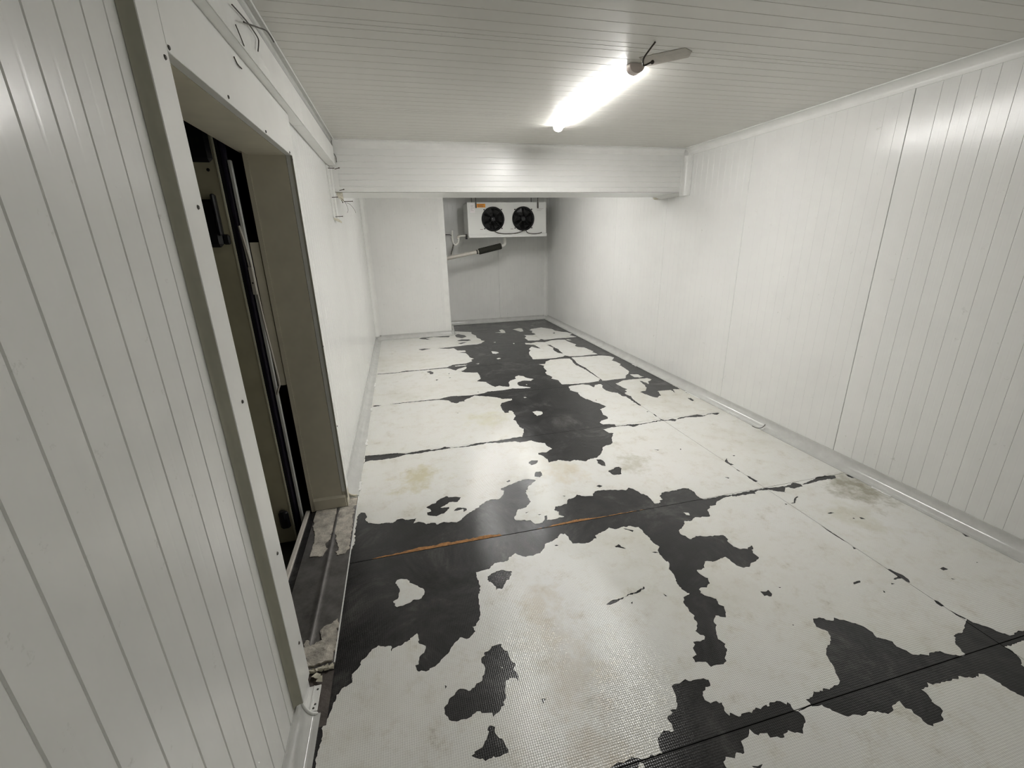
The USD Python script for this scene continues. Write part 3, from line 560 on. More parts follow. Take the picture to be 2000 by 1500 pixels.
for crop, q in (
        (M1, [(1545, 700), (1570, 685), (1585, 700), (1560, 712)]), (M1, [(1765, 520), (1790, 495), (1850, 495), (1840, 530), (1790, 540)]),
        (M1, [(1815, 640), (1830, 605), (1880, 605), (1900, 640), (1870, 662), (1825, 655)]), (M2, [(825, 490), (870, 485), (900, 510), (920, 550), (880, 550), (840, 525)]),
        (M2, [(935, 595), (975, 590), (1000, 565), (1035, 555), (1070, 575), (1060, 630), (1000, 638), (960, 620)]), (M2, [(820, 745), (850, 735), (885, 745), (850, 757)]),
        (M2, [(495, 842), (525, 840), (515, 849)]), (M2, [(128, 1005), (165, 995), (140, 1010)]), (M2, [(245, 1022), (290, 1020), (270, 1030)]),
        (T1, [(1255, 235), (1290, 215), (1380, 230), (1410, 250), (1350, 270), (1280, 260)]), (T1, [(1285, 300), (1340, 285), (1440, 285), (1465, 297), (1420, 308), (1300, 308)]),
        (T1, [(1290, 340), (1350, 325), (1420, 320), (1340, 346)]), (T1, [(870, 240), (1000, 235), (1190, 240), (1180, 258), (1060, 258), (980, 255), (880, 272), (945, 290), (860, 285), (785, 280), (830, 262)]),
        (T1, [(500, 285), (550, 265), (545, 285)]), (T1, [(780, 415), (860, 405), (960, 405), (890, 415), (830, 430)]), (T1, [(885, 710), (930, 698), (980, 712), (975, 735), (940, 742), (925, 722)]),
        (T1, [(995, 815), (1020, 806), (1050, 810), (1020, 821)]), (T1, [(1175, 785), (1205, 777), (1190, 789)]), (T1, [(1170, 735), (1182, 722), (1186, 738)]), (T1, [(1540, 973), (1560, 965), (1575, 972)]),
        (T1, [(1280, 1245), (1295, 1238), (1306, 1246)]), (T1, [(170, 1160), (230, 1140), (300, 1145), (260, 1155)]), (T2, [(525, 202), (550, 195), (568, 203), (545, 210)]),
        (T2, [(450, 358), (500, 357), (560, 395), (600, 410), (640, 450), (662, 470), (600, 460), (560, 440), (530, 410), (540, 395), (490, 372)]), (T2, [(250, 372), (330, 368), (300, 378)]),
        (T2, [(1085, 1077), (1095, 1070), (1105, 1078), (1095, 1084)]), (T2, [(660, 500), (700, 498), (780, 520), (740, 540), (690, 520)]),
        (T3, [(140, 485), (160, 480), (215, 490), (205, 505), (290, 570), (345, 605), (335, 617), (270, 578), (180, 515)]), (T3, [(415, 690), (450, 688), (432, 700)]), (T3, [(505, 725), (520, 724), (556, 755), (545, 757)]), (T3, [(575, 780), (600, 790), (650, 803), (620, 810)]),
        (T3, [(30, 885), (100, 872), (200, 858), (330, 853), (620, 801), (700, 800), (760, 785), (810, 795), (790, 820), (720, 810), (620, 809), (330, 862), (240, 892), (190, 874), (100, 880)]),
        (T3, [(800, 795), (860, 765), (1000, 745), (1080, 728), (1160, 742), (1250, 715), (1340, 705), (1370, 710), (1340, 732), (1260, 722), (1180, 742), (1150, 757), (1060, 765), (940, 765), (860, 785)]),
        (T3, [(955, 518), (1000, 515), (1035, 545), (1020, 555), (985, 540)]), (T3, [(1455, 1300), (1480, 1345), (1560, 1385), (1520, 1395), (1445, 1345)]), (T3, [(1585, 1440), (1640, 1470), (1600, 1458)]),
        (T3, [(1535, 1265), (1560, 1258), (1575, 1266), (1555, 1272)]), (T3, [(510, 1186), (560, 1186), (588, 1192), (565, 1197)]), (T3, [(850, 1180), (862, 1174), (874, 1184), (862, 1190)]), (T3, [(925, 440), (950, 446), (935, 450)]),
        (S1, [(655, 1052), (770, 1095), (860, 1140), (890, 1190), (860, 1178), (800, 1148), (750, 1160), (715, 1150), (760, 1125), (710, 1088)]), (S1, [(330, 1190), (355, 1180), (400, 1168), (408, 1188), (340, 1207)]),
        (S1, [(1172, 1050), (1215, 1038), (1262, 1058), (1215, 1070)]), (S1, [(1282, 1144), (1328, 1155), (1300, 1157)]), (S1, [(318, 833), (362, 858), (345, 864)]), (S1, [(1118, 1355), (1170, 1378), (1220, 1420), (1180, 1417)]),
        (S1, [(388, 548), (420, 555), (452, 570), (410, 570)]), (S1, [(322, 562), (342, 556), (352, 570)]), (S1, [(80, 510), (115, 503), (148, 506), (100, 516)]), (S1, [(700, 1190), (740, 1200), (705, 1207)]), (S1, [(622, 1265), (640, 1275), (640, 1288), (625, 1284)]), (S1, [(1390, 705), (1430, 722), (1470, 745), (1430, 740)]), (S1, [(250, 125), (330, 158), (350, 172), (280, 152)]), (S1, [(1530, 988), (1555, 990), (1540, 997)]),
        (S1, [(5, 620), (80, 672), (160, 722), (240, 775), (300, 812), (232, 776), (150, 725), (70, 675)]),
        (R2, [(188, 228), (215, 265), (270, 290), (235, 293), (180, 256)]), (R2, [(298, 333), (332, 355), (312, 352)]), (R2, [(385, 393), (430, 407), (502, 450), (480, 460), (430, 428)]), (R2, [(175, 405), (220, 415), (212, 424)]),
        (R2, [(815, 668), (850, 652), (872, 600), (890, 596), (870, 648), (872, 660)]), (R2, [(762, 668), (794, 672), (780, 680)]), (R2, [(1178, 762), (1210, 752), (1252, 758), (1205, 768)]),
        (R1, [(1428, 1170), (1480, 1185), (1510, 1163), (1535, 1200), (1530, 1220), (1460, 1217)]), (R1, [(1578, 1123), (1600, 1130), (1632, 1132), (1620, 1142)]), (R1, [(8, 735), (40, 718), (108, 758), (60, 752)]), (R1, [(362, 790), (400, 788), (440, 798), (400, 800)]),
        (R1, [(-80, 1300), (-10, 1258), (20, 1255), (60, 1240), (120, 1215), (230, 1165), (300, 1133), (307, 1145), (200, 1196), (100, 1231), (10, 1283), (-60, 1312)]), (R1, [(472, 1193), (518, 1222), (498, 1222)]), (R1, [(160, 1287), (180, 1273), (175, 1299)]),
        (R1, [(76, 556), (130, 565), (190, 580), (175, 594), (120, 572)]), (M2, [(1003, 1332), (1040, 1320), (1110, 1357), (1070, 1350)]), (M2, [(413, 1325), (435, 1318), (458, 1326), (430, 1333)]),
        (C1, [(345, 690), (365, 703), (352, 730)]), (C1, [(1283, 825), (1300, 818), (1328, 825), (1305, 877)]), (R3, [(1738, 96), (1756, 104), (1745, 110)])):
    bare.append(px_poly(crop, q))


def ragged(pix, seed, amp=0.0042):
    """Pixels to the floor plane; the edges get the small crumbly relief of flaking paint."""
    pts = np.array([on(2, 0.0, *p)[:2] for p in pix]); n = len(pts); out = []
    for i in range(n):
        a, b = pts[i], pts[(i + 1) % n]; L = np.linalg.norm(b - a)
        k = min(max(1, int(L / 0.008)), 90)
        for j in range(k):
            out.append(a + (b - a) * j / k)
    out = np.array(out)
    q = np.c_[out, np.full(len(out), seed * 1.7)]
    size = np.ptp(out, axis=0).min()
    amp = min(amp, size * 0.10)
    d = 1.2 * (np.c_[meshkit.noise(q * 50, 3), meshkit.noise(q * 50, 9)] - 0.5) + 0.95 * (np.c_[meshkit.noise(q * 130, 5), meshkit.noise(q * 130, 7)] - 0.5) + 0.35 * (np.c_[meshkit.noise(q * 300, 15), meshkit.noise(q * 300, 17)] - 0.5)
    g = Polygon(out + amp * 2 * d).buffer(0)
    return g


bare_area = unary_union([ragged(big_top, 1)] + [ragged(q, 2 + i) for i, q in enumerate(bare)])
flecks = unary_union([ragged(q, 200 + i) for i, q in enumerate(paint_top)])
cracks_in = unary_union([ragged(px_poly(T2, [(450, 358), (500, 357), (560, 395), (600, 410), (640, 450), (662, 470), (600, 460), (560, 440), (530, 410), (540, 395), (490, 372)]), 77),
                         ragged(px_poly(T2, [(525, 202), (550, 195), (568, 203), (545, 210)]), 78)])
bare_area = bare_area.difference(flecks).union(cracks_in)

t = struct('floor', 'black floor boards under flaking pale grey paint', 'floor')
xs = [XL, 2.213, XR]
ys = [Y0, 0.83, 2.052, 3.277, 4.425, 5.60, 6.79, 7.975, YB]
PT = 0.0014
rust_px = path((M1, [(215, 1468), (260, 1445), (500, 1395), (700, 1345), (860, 1320), (920, 1300), (1050, 1285), (1290, 1240), (1330, 1225), (1480, 1215), (1500, 1228)]),
               (M2, [(200, 1178), (350, 1140), (420, 1118), (480, 1105), (680, 1065), (850, 1050), (1110, 1003), (1270, 978), (1640, 929), (1640, 934), (1270, 998), (1100, 1030), (860, 1075), (720, 1100), (480, 1135), (350, 1160), (200, 1188)]),
               (M1, [(1500, 1238), (1290, 1278), (1050, 1320), (700, 1385), (480, 1425), (260, 1465)]))
rust = ragged(rust_px, 300, 0.003)
# door threshold is let into the floor's left edge
notch = sbox(XL - 0.3, D0 - 0.12, -0.403, D1 + 0.09)
for i in range(len(xs) - 1):
    for j in range(len(ys) - 1):
        cell = sbox(xs[i], ys[j], xs[i + 1], ys[j + 1]).difference(sbox(XL - 1, YC + 0.06, CX, YB + 1))
        body = cell.buffer(-0.0016, join_style=2).difference(notch)
        if body.is_empty: continue
        body = body if body.geom_type == 'Polygon' else max(body.geoms, key=lambda g: g.area)
        bp = t.part('floor_board', prism(body, 'z', -0.021, -PT), 'board')
        film = cell.buffer(-0.0012, join_style=2).difference(notch).difference(bare_area)
        pieces = [g for g in getattr(film, 'geoms', [film]) if g.geom_type == 'Polygon' and g.area > 3e-6]
        if pieces:
            t.part('paint_film', cat(*[prism(g.simplify(0.0004), 'z', -PT + 0.0001, 0.0) for g in pieces]), 'paint', parent=bp, label='flaking pale grey paint')
        if j == 2:
            e = rust.intersection(cell.buffer(-0.001))
            for g in getattr(e, 'geoms', [e]):
                if g.geom_type == 'Polygon' and g.area > 1e-5:
                    t.part('bare_edge', prism(g, 'z', -PT + 0.0001, -PT + 0.0009), 'bareply', parent=bp, label='rusty orange bare board edge')

# ---------------------------------------------------------------- doorway
t = struct('door_1', 'open doorway in the left wall, dark outside', 'door', (XL, (D0 + D1) / 2, 0))
CO0, CO1, CT = 1.222, 2.70, zl
ca = t.part('casing_board', rbx(XL + 0.0008, XC, CO0, D0, 0.118, CT - 0.0005, 0.0015), 'casing')
cb = t.part('casing_board', rbx(XL + 0.0008, XC, D1, CO1, 0.105, CT - 0.0005, 0.0015), 'casing')
t.part('side_shade_strip', prism(Polygon([(XL + 0.0008, CO0 - 0.016), (XL + 0.006, CO0 - 0.006), (XL + 0.016, CO0 - 0.0015), (XC - 0.002, CO0 - 0.0008), (XC - 0.002, CO0 - 0.0002), (XL + 0.0008, CO0 - 0.0002)]), 'z', 0.118, CT - 0.001), 'shade_angle', smooth=40, label='added olive grey strip painting the shade on the near side of the casing')  # added strip, its olive tone paints the shade on the casing side
cc = t.part('casing_board', rbx(XL + 0.0008, XC, D0 + 0.0005, D1 - 0.0005, DH, CT - 0.0005, 0.0015), 'casing')
for y_, z_ in ((1.31, 2.007), (1.300, 1.694), (1.295, 1.189), (1.293, 0.678), (1.30, 0.3)):
    t.part('screw', lathe([(0, 0.003), (0.004, 0.003), (0.006, 0.0), (0, 0)], 8, 'x', (XC, y_, z_)), 'screw', parent=ca)
for y_, z_ in ((2.612, 2.007), (2.610, 1.597), (2.62, 1.05), (2.651, 0.543)):
    t.part('screw', lathe([(0, 0.003), (0.004, 0.003), (0.006, 0.0), (0, 0)], 8, 'x', (XC, y_, z_)), 'screw', parent=cb)
for y_, z_ in ((1.344, 2.037), (1.734, 2.043), (2.152, 2.035), (2.576, 2.033)):
    t.part('screw', lathe([(0, 0.003), (0.004, 0.003), (0.006, 0.0), (0, 0)], 8, 'x', (XC, y_, z_)), 'screw', parent=cc)
t.part('lining', bx(XJ, XL - 0.0004, D1, D1 + 0.01, 0.012, DH), 'lining')
t.part('lining', bx(XJ, XL - 0.0004, D0 - 0.01, D0, 0.012, DH), 'lining')
t.part('lining', bx(XJ, XL - 0.0004, D0 - 0.01, D1 + 0.01, DH, DH + 0.01), 'lining')
t.part('lining_angle', cat(bx(XC - 0.008, XC + 0.0015, D1 - 0.0015, D1 - 0.0002, 0.06, DH), bx(XC - 0.0, XC + 0.0015, D1 - 0.0015, D1 + 0.004, 0.06, DH)), 'shade_angle')
t.part('lining_base', prism(Polygon([(D1 - 0.014, 0.006), (D1 - 0.012, 0.07), (D1 - 0.0004, 0.085), (D1 - 0.0004, 0.006)]), 'x', XJ, XC - 0.012), 'lining')
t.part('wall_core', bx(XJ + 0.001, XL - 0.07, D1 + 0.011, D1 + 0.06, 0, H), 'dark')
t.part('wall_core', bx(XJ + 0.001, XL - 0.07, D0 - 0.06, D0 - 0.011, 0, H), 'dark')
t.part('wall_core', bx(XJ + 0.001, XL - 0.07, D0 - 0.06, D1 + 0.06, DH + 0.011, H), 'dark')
t.part('rear_frame', bx(XJ - 0.022, XJ - 0.0005, D1 - 0.004, D1 + 0.05, -0.2, DH + 0.12), 'lining', label='grey frame strip behind the lining')
t.part('rear_frame', bx(-0.703, XJ - 0.001, D0 - 0.06, D0 - 0.012, -0.2, DH + 0.12), 'lining')
t.part('rear_frame', bx(-0.703, XJ - 0.001, D0 - 0.012, D1 + 0.05, DH + 0.015, DH + 0.12), 'lining')
# leaf swung outwards, standing square to the wall
LY = 2.60
lf = t.part('door_leaf', rbx(-2.02, -0.796, LY, LY + 0.09, -0.185, 2.16, 0.004), 'leaf')
t.part('edge_strip', rbx(-0.800, -0.791, LY - 0.004, LY + 0.012, -0.180, 2.15, 0.001), 'leaf_edge', parent=lf)
t.part('gasket', tube([(-0.772, LY + 0.02, -0.11), (-0.771, LY + 0.02, 0.6), (-0.768, LY + 0.02, 1.3), (-0.764, LY + 0.02, 2.1)], 0.0165, 10), 'gasket', parent=lf, smooth=True, label='navy rubber door gasket')
t.part('gasket_fin', bx(-0.792, -0.776, LY + 0.006, LY + 0.05, -0.12, 2.1), 'black', parent=lf)
t.part('hinge', rbx(-1.0, -0.803, LY - 0.035, LY, 1.985, 2.18, 0.02), 'black', parent=lf, label='black upper hinge block')
t.part('hinge', cat(rbx(-0.98, -0.832, LY - 0.04, LY, 1.60, 1.822, 0.016), rbx(-0.834, -0.804, LY - 0.022, LY, 1.612, 1.66, 0.006), rbx(-0.842, -0.824, LY - 0.05, LY - 0.01, 1.655, 1.845, 0.006)), 'black', parent=lf, label='black lower hinge block')
t.part('hinge', cat(rbx(-0.862, -0.806, LY - 0.03, LY, -0.072, 0.05, 0.012), lathe([(0, -.03), (.016, -.03), (.016, .03), (0, .03)], 12, 'z', (-0.835, LY - 0.028, 0.03))), 'black', parent=lf, label='small black bottom hinge')
t.part('rivet', lathe([(0, 0.004), (0.006, 0.003), (0.008, 0), (0, 0)], 8, 'y', (-0.838, LY, 1.955)), 'black', parent=lf)
t.part('white_post', rbx(-0.747, -0.732, LY - 0.004, LY + 0.02, -0.18, 2.0, 0.002), 'cooler', label='narrow white post beyond the gasket')
t.part('rear_board', bx(-0.731, -0.690, LY + 0.03, LY + 0.045, 0.84, 1.62), 'lining')
ht = t.part('heater_tube', tube(curve([(-0.752, LY - .012, 1.70), (-0.742, LY - .012, 1.62), (-0.733, LY - .012, 1.52), (-0.730, LY - .012, 1.40), (-0.725, LY - .012, 1.2), (-0.716, LY - .012, 1.0), (-0.712, LY - .012, 0.87), (-0.722, LY - .012, 0.835), (-0.735, LY - .012, 0.80)]), 0.0055, 8), 'cream_pipe', smooth=True)
t.part('heater_tube', tube(curve([(-0.754, LY - .012, 1.70), (-0.748, LY - .012, 1.62), (-0.744, LY - .012, 1.5), (-0.742, LY - .012, 1.42)]), 0.004, 8), 'cream_pipe', smooth=True)
t.part('clamp_plate', rbx(-0.748, -0.728, LY - 0.024, LY - 0.018, 1.36, 1.50, 0.002), 'cream_pipe', parent=ht)
t.part('clamp_screw', lathe([(0, 0.002), (0.004, 0.002), (0.004, 0), (0, 0)], 8, 'y', (-0.738, LY - 0.024, 1.42)), 'black', parent=ht)
# threshold plate with its raised ridge, old paint and cement left on it
th = t.part('threshold_plate', prism(Polygon([(-0.655, -0.02), (-0.655, -0.001), (-0.60, 0.0), (-0.545, 0.0006), (-0.532, 0.0025), (-0.524, 0.0058), (-0.519, 0.0068), (-0.514, 0.0058), (-0.506, 0.0025), (-0.493, 0.0008), (-0.42, 0.0005), (-0.4045, 0.0005), (-0.4045, -0.02)]), 'y', 1.432, D1 - 0.012), 'steel', smooth=40, label='worn steel threshold plate')
t.part('threshold_edge', bx(-0.4085, -0.4035, 1.462, D1 + 0.09, -0.004, 0.0035), 'trim', parent=th)
t.part('rear_rail', rbx(-0.716, -0.692, D0 - 0.02, D1 + 0.002, -0.05, 0.008, 0.003), 'cream_pipe', parent=th, label='pale worn rail at the outer edge')
t.part('rear_gap', bx(-0.692, -0.655, D0 - 0.02, D1, -0.03, -0.006), 'board', parent=th)
K6, K7 = (560, 930, 7.5), (570, 1150, 7.5)
old = ragged(px_poly(K6, [(385, 470), (700, 440), (990, 410), (985, 500), (960, 800), (940, 870), (920, 1060), (860, 1130), (760, 1165), (720, 1110), (760, 1090), (735, 960), (715, 870), (640, 850), (650, 920), (560, 1010), (580, 1080), (520, 1180), (440, 1180), (340, 1180), (380, 1060), (410, 930), (410, 860), (390, 760), (400, 700), (390, 650), (400, 610)]), 401)
cem = ragged(px_poly(K7, [(425, 640), (480, 590), (530, 560), (620, 500), (685, 440), (690, 500), (680, 580), (640, 860), (610, 1000), (580, 1060), (420, 1110), (240, 1150), (190, 960), (180, 900), (210, 770), (240, 770), (250, 880), (350, 830), (420, 790), (430, 700)]), 402, 0.005)
plate_area = sbox(-0.652, 1.436, -0.409, D1 - 0.015)


def lumpy(g, z, h, seed, cell=0.008):
    """A thin uneven crust over an outline."""
    g = g.intersection(plate_area); m = []
    for q in getattr(g, 'geoms', [g]):
        if q.geom_type != 'Polygon' or q.area < 1e-5: continue
        pm = prism(q.segmentize(cell) if hasattr(q, 'segmentize') else q, 'z', z, z + h)
        pm = pm.subdivide_to_size(cell * 3)
        top = pm.vertices[:, 2] > z + h * 0.5
        pm.vertices[top, 2] += h * 1.2 * (meshkit.fbm(pm.vertices[top] * 45, 3, seed) - 0.35)
        m.append(pm)
    return cat(*m)


t.part('old_paint', lumpy(old, 0.0005, 0.0035, 3), 'cement', parent=th, label='dirty paint left on the far end')
t.part('cement_crust', lumpy(cem, 0.0005, 0.007, 8), 'cement', parent=th, label='crumbling cement on the near end')
ft = []
rng = random.Random(9)
for k in range(9):
    c = np.array([-0.50 + 0.010 * k, 1.437 + 0.006 * rng.random(), 0.006])
    pts = c + np.array([[rng.uniform(-.018, .018), rng.uniform(-.011, .011), rng.uniform(-.006, .012)] for _ in range(9)])
    ft.append(trimesh.convex.convex_hull(pts))
for k in range(3):
    c = np.array([-0.470 + 0.018 * rng.random(), 1.392 + 0.012 * k, 0.004])
    pts = c + np.array([[rng.uniform(-.016, .016), rng.uniform(-.012, .012), rng.uniform(-.004, .018)] for _ in range(8)])
    ft.append(trimesh.convex.convex_hull(pts))
t.part('foam_scrap', cat(*ft), 'foam', label='torn sealing foam at the near corner')
t.part('sub_base', bx(-0.654, -0.4035, D0 - 0.12, 1.430, -0.02, -0.0014), 'ground', parent=th, label='brown dirty ground at the near end')
t.part('sub_base', bx(XL, -0.4045, D1 - 0.012, D1 + 0.09, -0.02, -0.003), 'cement', parent=th)
t.part('casing_foot', rbx(XL - 0.010, XL + 0.0005, CO0 + 0.04, D0 + 0.03, -0.003, 0.125, 0.002), 'trim')
t.part('casing_foot', rbx(XL + 0.001, XC - 0.002, D1 + 0.001, CO1, -0.003, 0.104, 0.002), 'foam')
aa = t.part('corner_bracket', cat(rbx(-0.486, -0.4415, 1.274, 1.376, -0.001, 0.004, 0.001), rbx(-0.487, -0.483, 1.274, 1.376, -0.001, 0.085, 0.001), bx(-0.467, -0.4635, 1.276, 1.374, 0.004, 0.008)), 'trim', label='white metal corner bracket')
for x_, y_ in ((-0.452, 1.358), (-0.452, 1.300), (-0.456, 1.286)):
    t.part('screw', lathe([(0, 0.002), (0.003, 0.002), (0.004, 0), (0, 0)], 8, 'z', (x_, y_, 0.004)), 'screw', parent=aa)

# dark passage outside the door
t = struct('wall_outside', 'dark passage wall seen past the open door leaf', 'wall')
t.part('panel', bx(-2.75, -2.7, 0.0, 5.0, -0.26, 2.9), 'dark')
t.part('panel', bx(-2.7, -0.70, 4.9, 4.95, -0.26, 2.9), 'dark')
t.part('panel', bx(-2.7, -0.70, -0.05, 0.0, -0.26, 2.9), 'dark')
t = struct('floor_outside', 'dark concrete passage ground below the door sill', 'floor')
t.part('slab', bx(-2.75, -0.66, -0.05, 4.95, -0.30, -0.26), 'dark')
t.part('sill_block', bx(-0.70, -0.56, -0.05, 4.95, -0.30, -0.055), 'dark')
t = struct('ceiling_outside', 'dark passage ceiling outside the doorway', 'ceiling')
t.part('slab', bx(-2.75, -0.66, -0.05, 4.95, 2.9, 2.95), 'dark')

# ---------------------------------------------------------------- lamps
def lamp(label, a, b):
    a, b = np.array(a, float), np.array(b, float); d = b - a; L = np.linalg.norm(d); ang = math.atan2(-d[0], d[1])
    T = Thing('batten_lamp', label, 'lamp', tuple((a + b) / 2))
    R = trimesh.transformations.rotation_matrix(ang, [0, 0, 1]); R[:3, 3] = (a + b) / 2

    def put(m): m = m.copy(); m.apply_transform(R); return m
    w = 0.036
    zc = H - (a[2] + b[2]) / 2
    dome = [(w * math.cos(x), -0.016 * math.sin(x)) for x in np.linspace(0, math.pi, 13)] + [(-w, zc - 0.009), (w, zc - 0.009)]
    T.part('diffuser', put(prism(Polygon(dome), 'y', -L / 2, L / 2)), 'lamp', smooth=30)
    T.part('base', put(bx(-w * 0.7, w * 0.7, -L / 2 + 0.01, L / 2 - 0.01, zc - 0.0075, zc - 0.0006)), 'trim')
    dome2 = [(w * 1.08 * math.cos(x), -0.030 * math.sin(x)) for x in np.linspace(0, math.pi, 13)] + [(-w * 1.08, zc - 0.0006), (w * 1.08, zc - 0.0006)]
    for s0, s1 in ((-L / 2 - 0.045, -L / 2 + 0.0), (L / 2, L / 2 + 0.008)):
        T.part('end_cap', put(prism(Polygon(dome2), 'y', s0, s1)), 'endcap', smooth=30)
    return T


zlamp = H - 0.012
A = on(2, zlamp - 0.02, 1236, 144); B = on(2, zlamp - 0.02, 1090, 255)
A[2] = B[2] = zlamp
L1 = lamp('lit white batten lamp on the ceiling in front of the beam', A, B)
L1.part('wire', tube(curve([A + [0.0, -0.03, 0.01], A + [0.05, -0.05, 0.03], A + [0.10, -0.03, 0.02], A + [0.095, -0.07, 0.045], A + [0.085, -0.06, 0.02]]), 0.003, 6), 'wire', smooth=True)
h1 = on(2, H - 0.002, 1280, 82)
L1.part('wire', tube(curve([h1, h1 + [-0.01, 0.03, -0.02], h1 + [-0.02, 0.06, -0.045], h1 + [0.0, 0.09, -0.06], h1 + [0.03, 0.075, -0.05]]), 0.004, 6), 'wire', smooth=True)
L1.part('wire_joint', trimesh.creation.icosphere(1, 0.009).apply_translation(h1 + [0.035, 0.075, -0.05]), 'wire', smooth=True)
q = [on(2, H - 0.001, *p_)[:2] for p_ in ((1248, 112), (1338, 93), (1352, 100), (1345, 112), (1262, 130))]
L1.part('ceiling_plate', prism(Polygon(q).buffer(0), 'z', H - 0.0018, H - 0.0003), 'tape', label='stained plate on the ceiling beside the lamp end')
lamp('second batten lamp hidden above and behind the beam', (1.40, 5.30, zlamp), (1.42, 6.50, zlamp))

# ---------------------------------------------------------------- twin fan cooler in the recess
EX0, EX1, EY0, EY1, EZ0, EZ1 = 1.246, 2.66, 7.95, 8.42, 1.652, 2.225
t = Thing('twin_fan_cooler', 'white twin fan cooler hung from the ceiling in the rear recess', 'cooler', ((EX0 + EX1) / 2, (EY0 + EY1) / 2, EZ0))
fx = [on(1, EY0, 963, 428)[0], on(1, EY0, 1022, 427)[0]]; fz = on(1, EY0, 963, 428)[2]; fr = 0.198
face = sbox(EX0, EZ0 + 0.035, EX1, EZ1)
for x_ in fx:
    face = face.difference(shapely.Point(x_, fz).buffer(fr - 0.012, 24))
fm = trimesh.creation.extrude_polygon(face, 0.012, engine='earcut')
v = fm.vertices.copy(); fm = trimesh.Trimesh(np.c_[v[:, 0], EY0 + v[:, 2], v[:, 1]], fm.faces, process=False)
if fm.volume < 0: fm.invert()
hs = t.part('housing', cat(fm, bx(EX0, EX1, EY0 + 0.012, EY1, EZ1 - 0.006, EZ1), bx(EX0, EX0 + 0.006, EY0 + 0.012, EY1, EZ0 + 0.03, EZ1), bx(EX1 - 0.006, EX1, EY0 + 0.012, EY1, EZ0 + 0.03, EZ1)), 'cooler')
t.part('coil', bx(EX0 + 0.02, EX1 - 0.02, EY0 + 0.2, EY1 - 0.02, EZ0 + 0.05, EZ1 - 0.02), 'fan', label='dark cooling coil inside the housing')
t.part('drip_tray', cat(rbx(EX0 + 0.004, EX1 + 0.012, EY0 - 0.012, EY1 + 0.005, EZ0, EZ0 + 0.034, 0.004), rbx(EX0 + 0.004, EX1 + 0.012, EY0 - 0.016, EY0 - 0.008, EZ0 + 0.03, EZ0 + 0.052, 0.002)), 'cooler')
for x_ in fx:
    ring = lathe([(fr - 0.016, -0.06), (fr - 0.012, 0.012), (fr, 0.02), (fr + 0.006, 0.004), (fr + 0.004, 0.0), (fr - 0.02, 0.0)], 48, 'y', (x_, EY0, fz))
    fan = t.part('fan', ring, 'fan', smooth=30, label='black axial fan behind a wire guard')
    gd = []
    for r_ in np.linspace(0.052, fr - 0.008, 9):
        a_ = np.linspace(0, 2 * np.pi, 37)
        gd.append(tube(np.c_[x_ + r_ * np.cos(a_), np.full(37, EY0 - 0.024 - 0.012 * (1 - (r_ / fr) ** 2)), fz + r_ * np.sin(a_)], 0.0016, 5))
    for a_ in np.linspace(0, 2 * np.pi, 4, endpoint=False) + math.pi / 4:
        d_ = np.array([math.cos(a_), 0, math.sin(a_)])
        gd.append(tube([np.array([x_, EY0 - 0.034, fz]) + d_ * 0.04, np.array([x_, EY0 - 0.026, fz]) + d_ * fr * 0.9, np.array([x_, EY0 - 0.004, fz]) + d_ * (fr + 0.022)], 0.003, 6))
        gd.append(bx(*sum([[c - 0.009, c + 0.009] for c in (x_ + d_[0] * (fr + 0.02),)], []), EY0 - 0.008, EY0 - 0.0005, fz + d_[2] * (fr + 0.02) - 0.009, fz + d_[2] * (fr + 0.02) + 0.009))
    t.part('guard', cat(*gd), 'fan', parent=fan)
    for k in range(6):
        a0 = k * math.pi / 3; bl = []
        for r_, tw in ((0.05, 0.7), (0.11, 0.5), (fr - 0.024, 0.38)):
            for s_ in (-1, 1):
                aa_ = a0 + s_ * 0.36
                bl.append((x_ + r_ * math.cos(aa_), EY0 + 0.03 + s_ * 0.022 * tw / 0.5, fz + r_ * math.sin(aa_)))
        bl = np.array(bl); tr = [[0, 1, 3], [0, 3, 2], [2, 3, 5], [2, 5, 4]]
        top = bl.copy(); bot = bl + [0, 0.003, 0]
        fcs = tr + [[a + 6, c + 6, b + 6] for a, b, c in tr]
        for e0, e1 in ((0, 1), (1, 3), (3, 5), (5, 4), (4, 2), (2, 0)):
            fcs += [[e0, e1, e1 + 6], [e0, e1 + 6, e0 + 6]]
        t.part('blade', trimesh.Trimesh(np.vstack([top, bot]), fcs, process=False), 'fan', parent=fan)
    t.part('hub', lathe([(0, 0.032), (0.02, 0.0300), (0.036, 0.0255), (0.043, 0.018), (0.046, 0.005), (0.046, -0.05), (0, -0.05)], 24, 'y', (x_, EY0, fz)), 'hub', parent=fan, smooth=40)
sk = t.part('label_sticker', bx(EX0 + 0.045, EX0 + 0.132, EY0 - 0.0012, EY0 - 0.0002, EZ1 - 0.165, EZ1 - 0.012), 'sticker', label='white rating label')
t.part('print_line', cat(*[bx(EX0 + 0.06, EX0 + 0.06 + w_, EY0 - 0.0017, EY0 - 0.0011, EZ1 - 0.05 - 0.02 * k, EZ1 - 0.046 - 0.02 * k) for k, w_ in enumerate((.05, .04, .055, .03, .05))]), 'greyprint', parent=sk)
sk = t.part('label_sticker', bx(EX0 + 0.165, EX0 + 0.315, EY0 - 0.0012, EY0 - 0.0002, EZ1 - 0.082, EZ1 - 0.022), 'orange', label='orange warning label')
t.part('print_line', cat(*[bx(EX0 + 0.18, EX0 + 0.18 + w_, EY0 - 0.0017, EY0 - 0.0011, EZ1 - 0.042 - 0.014 * k, EZ1 - 0.035 - 0.014 * k) for k, w_ in enumerate((.11, .09, .10))]), 'print', parent=sk)
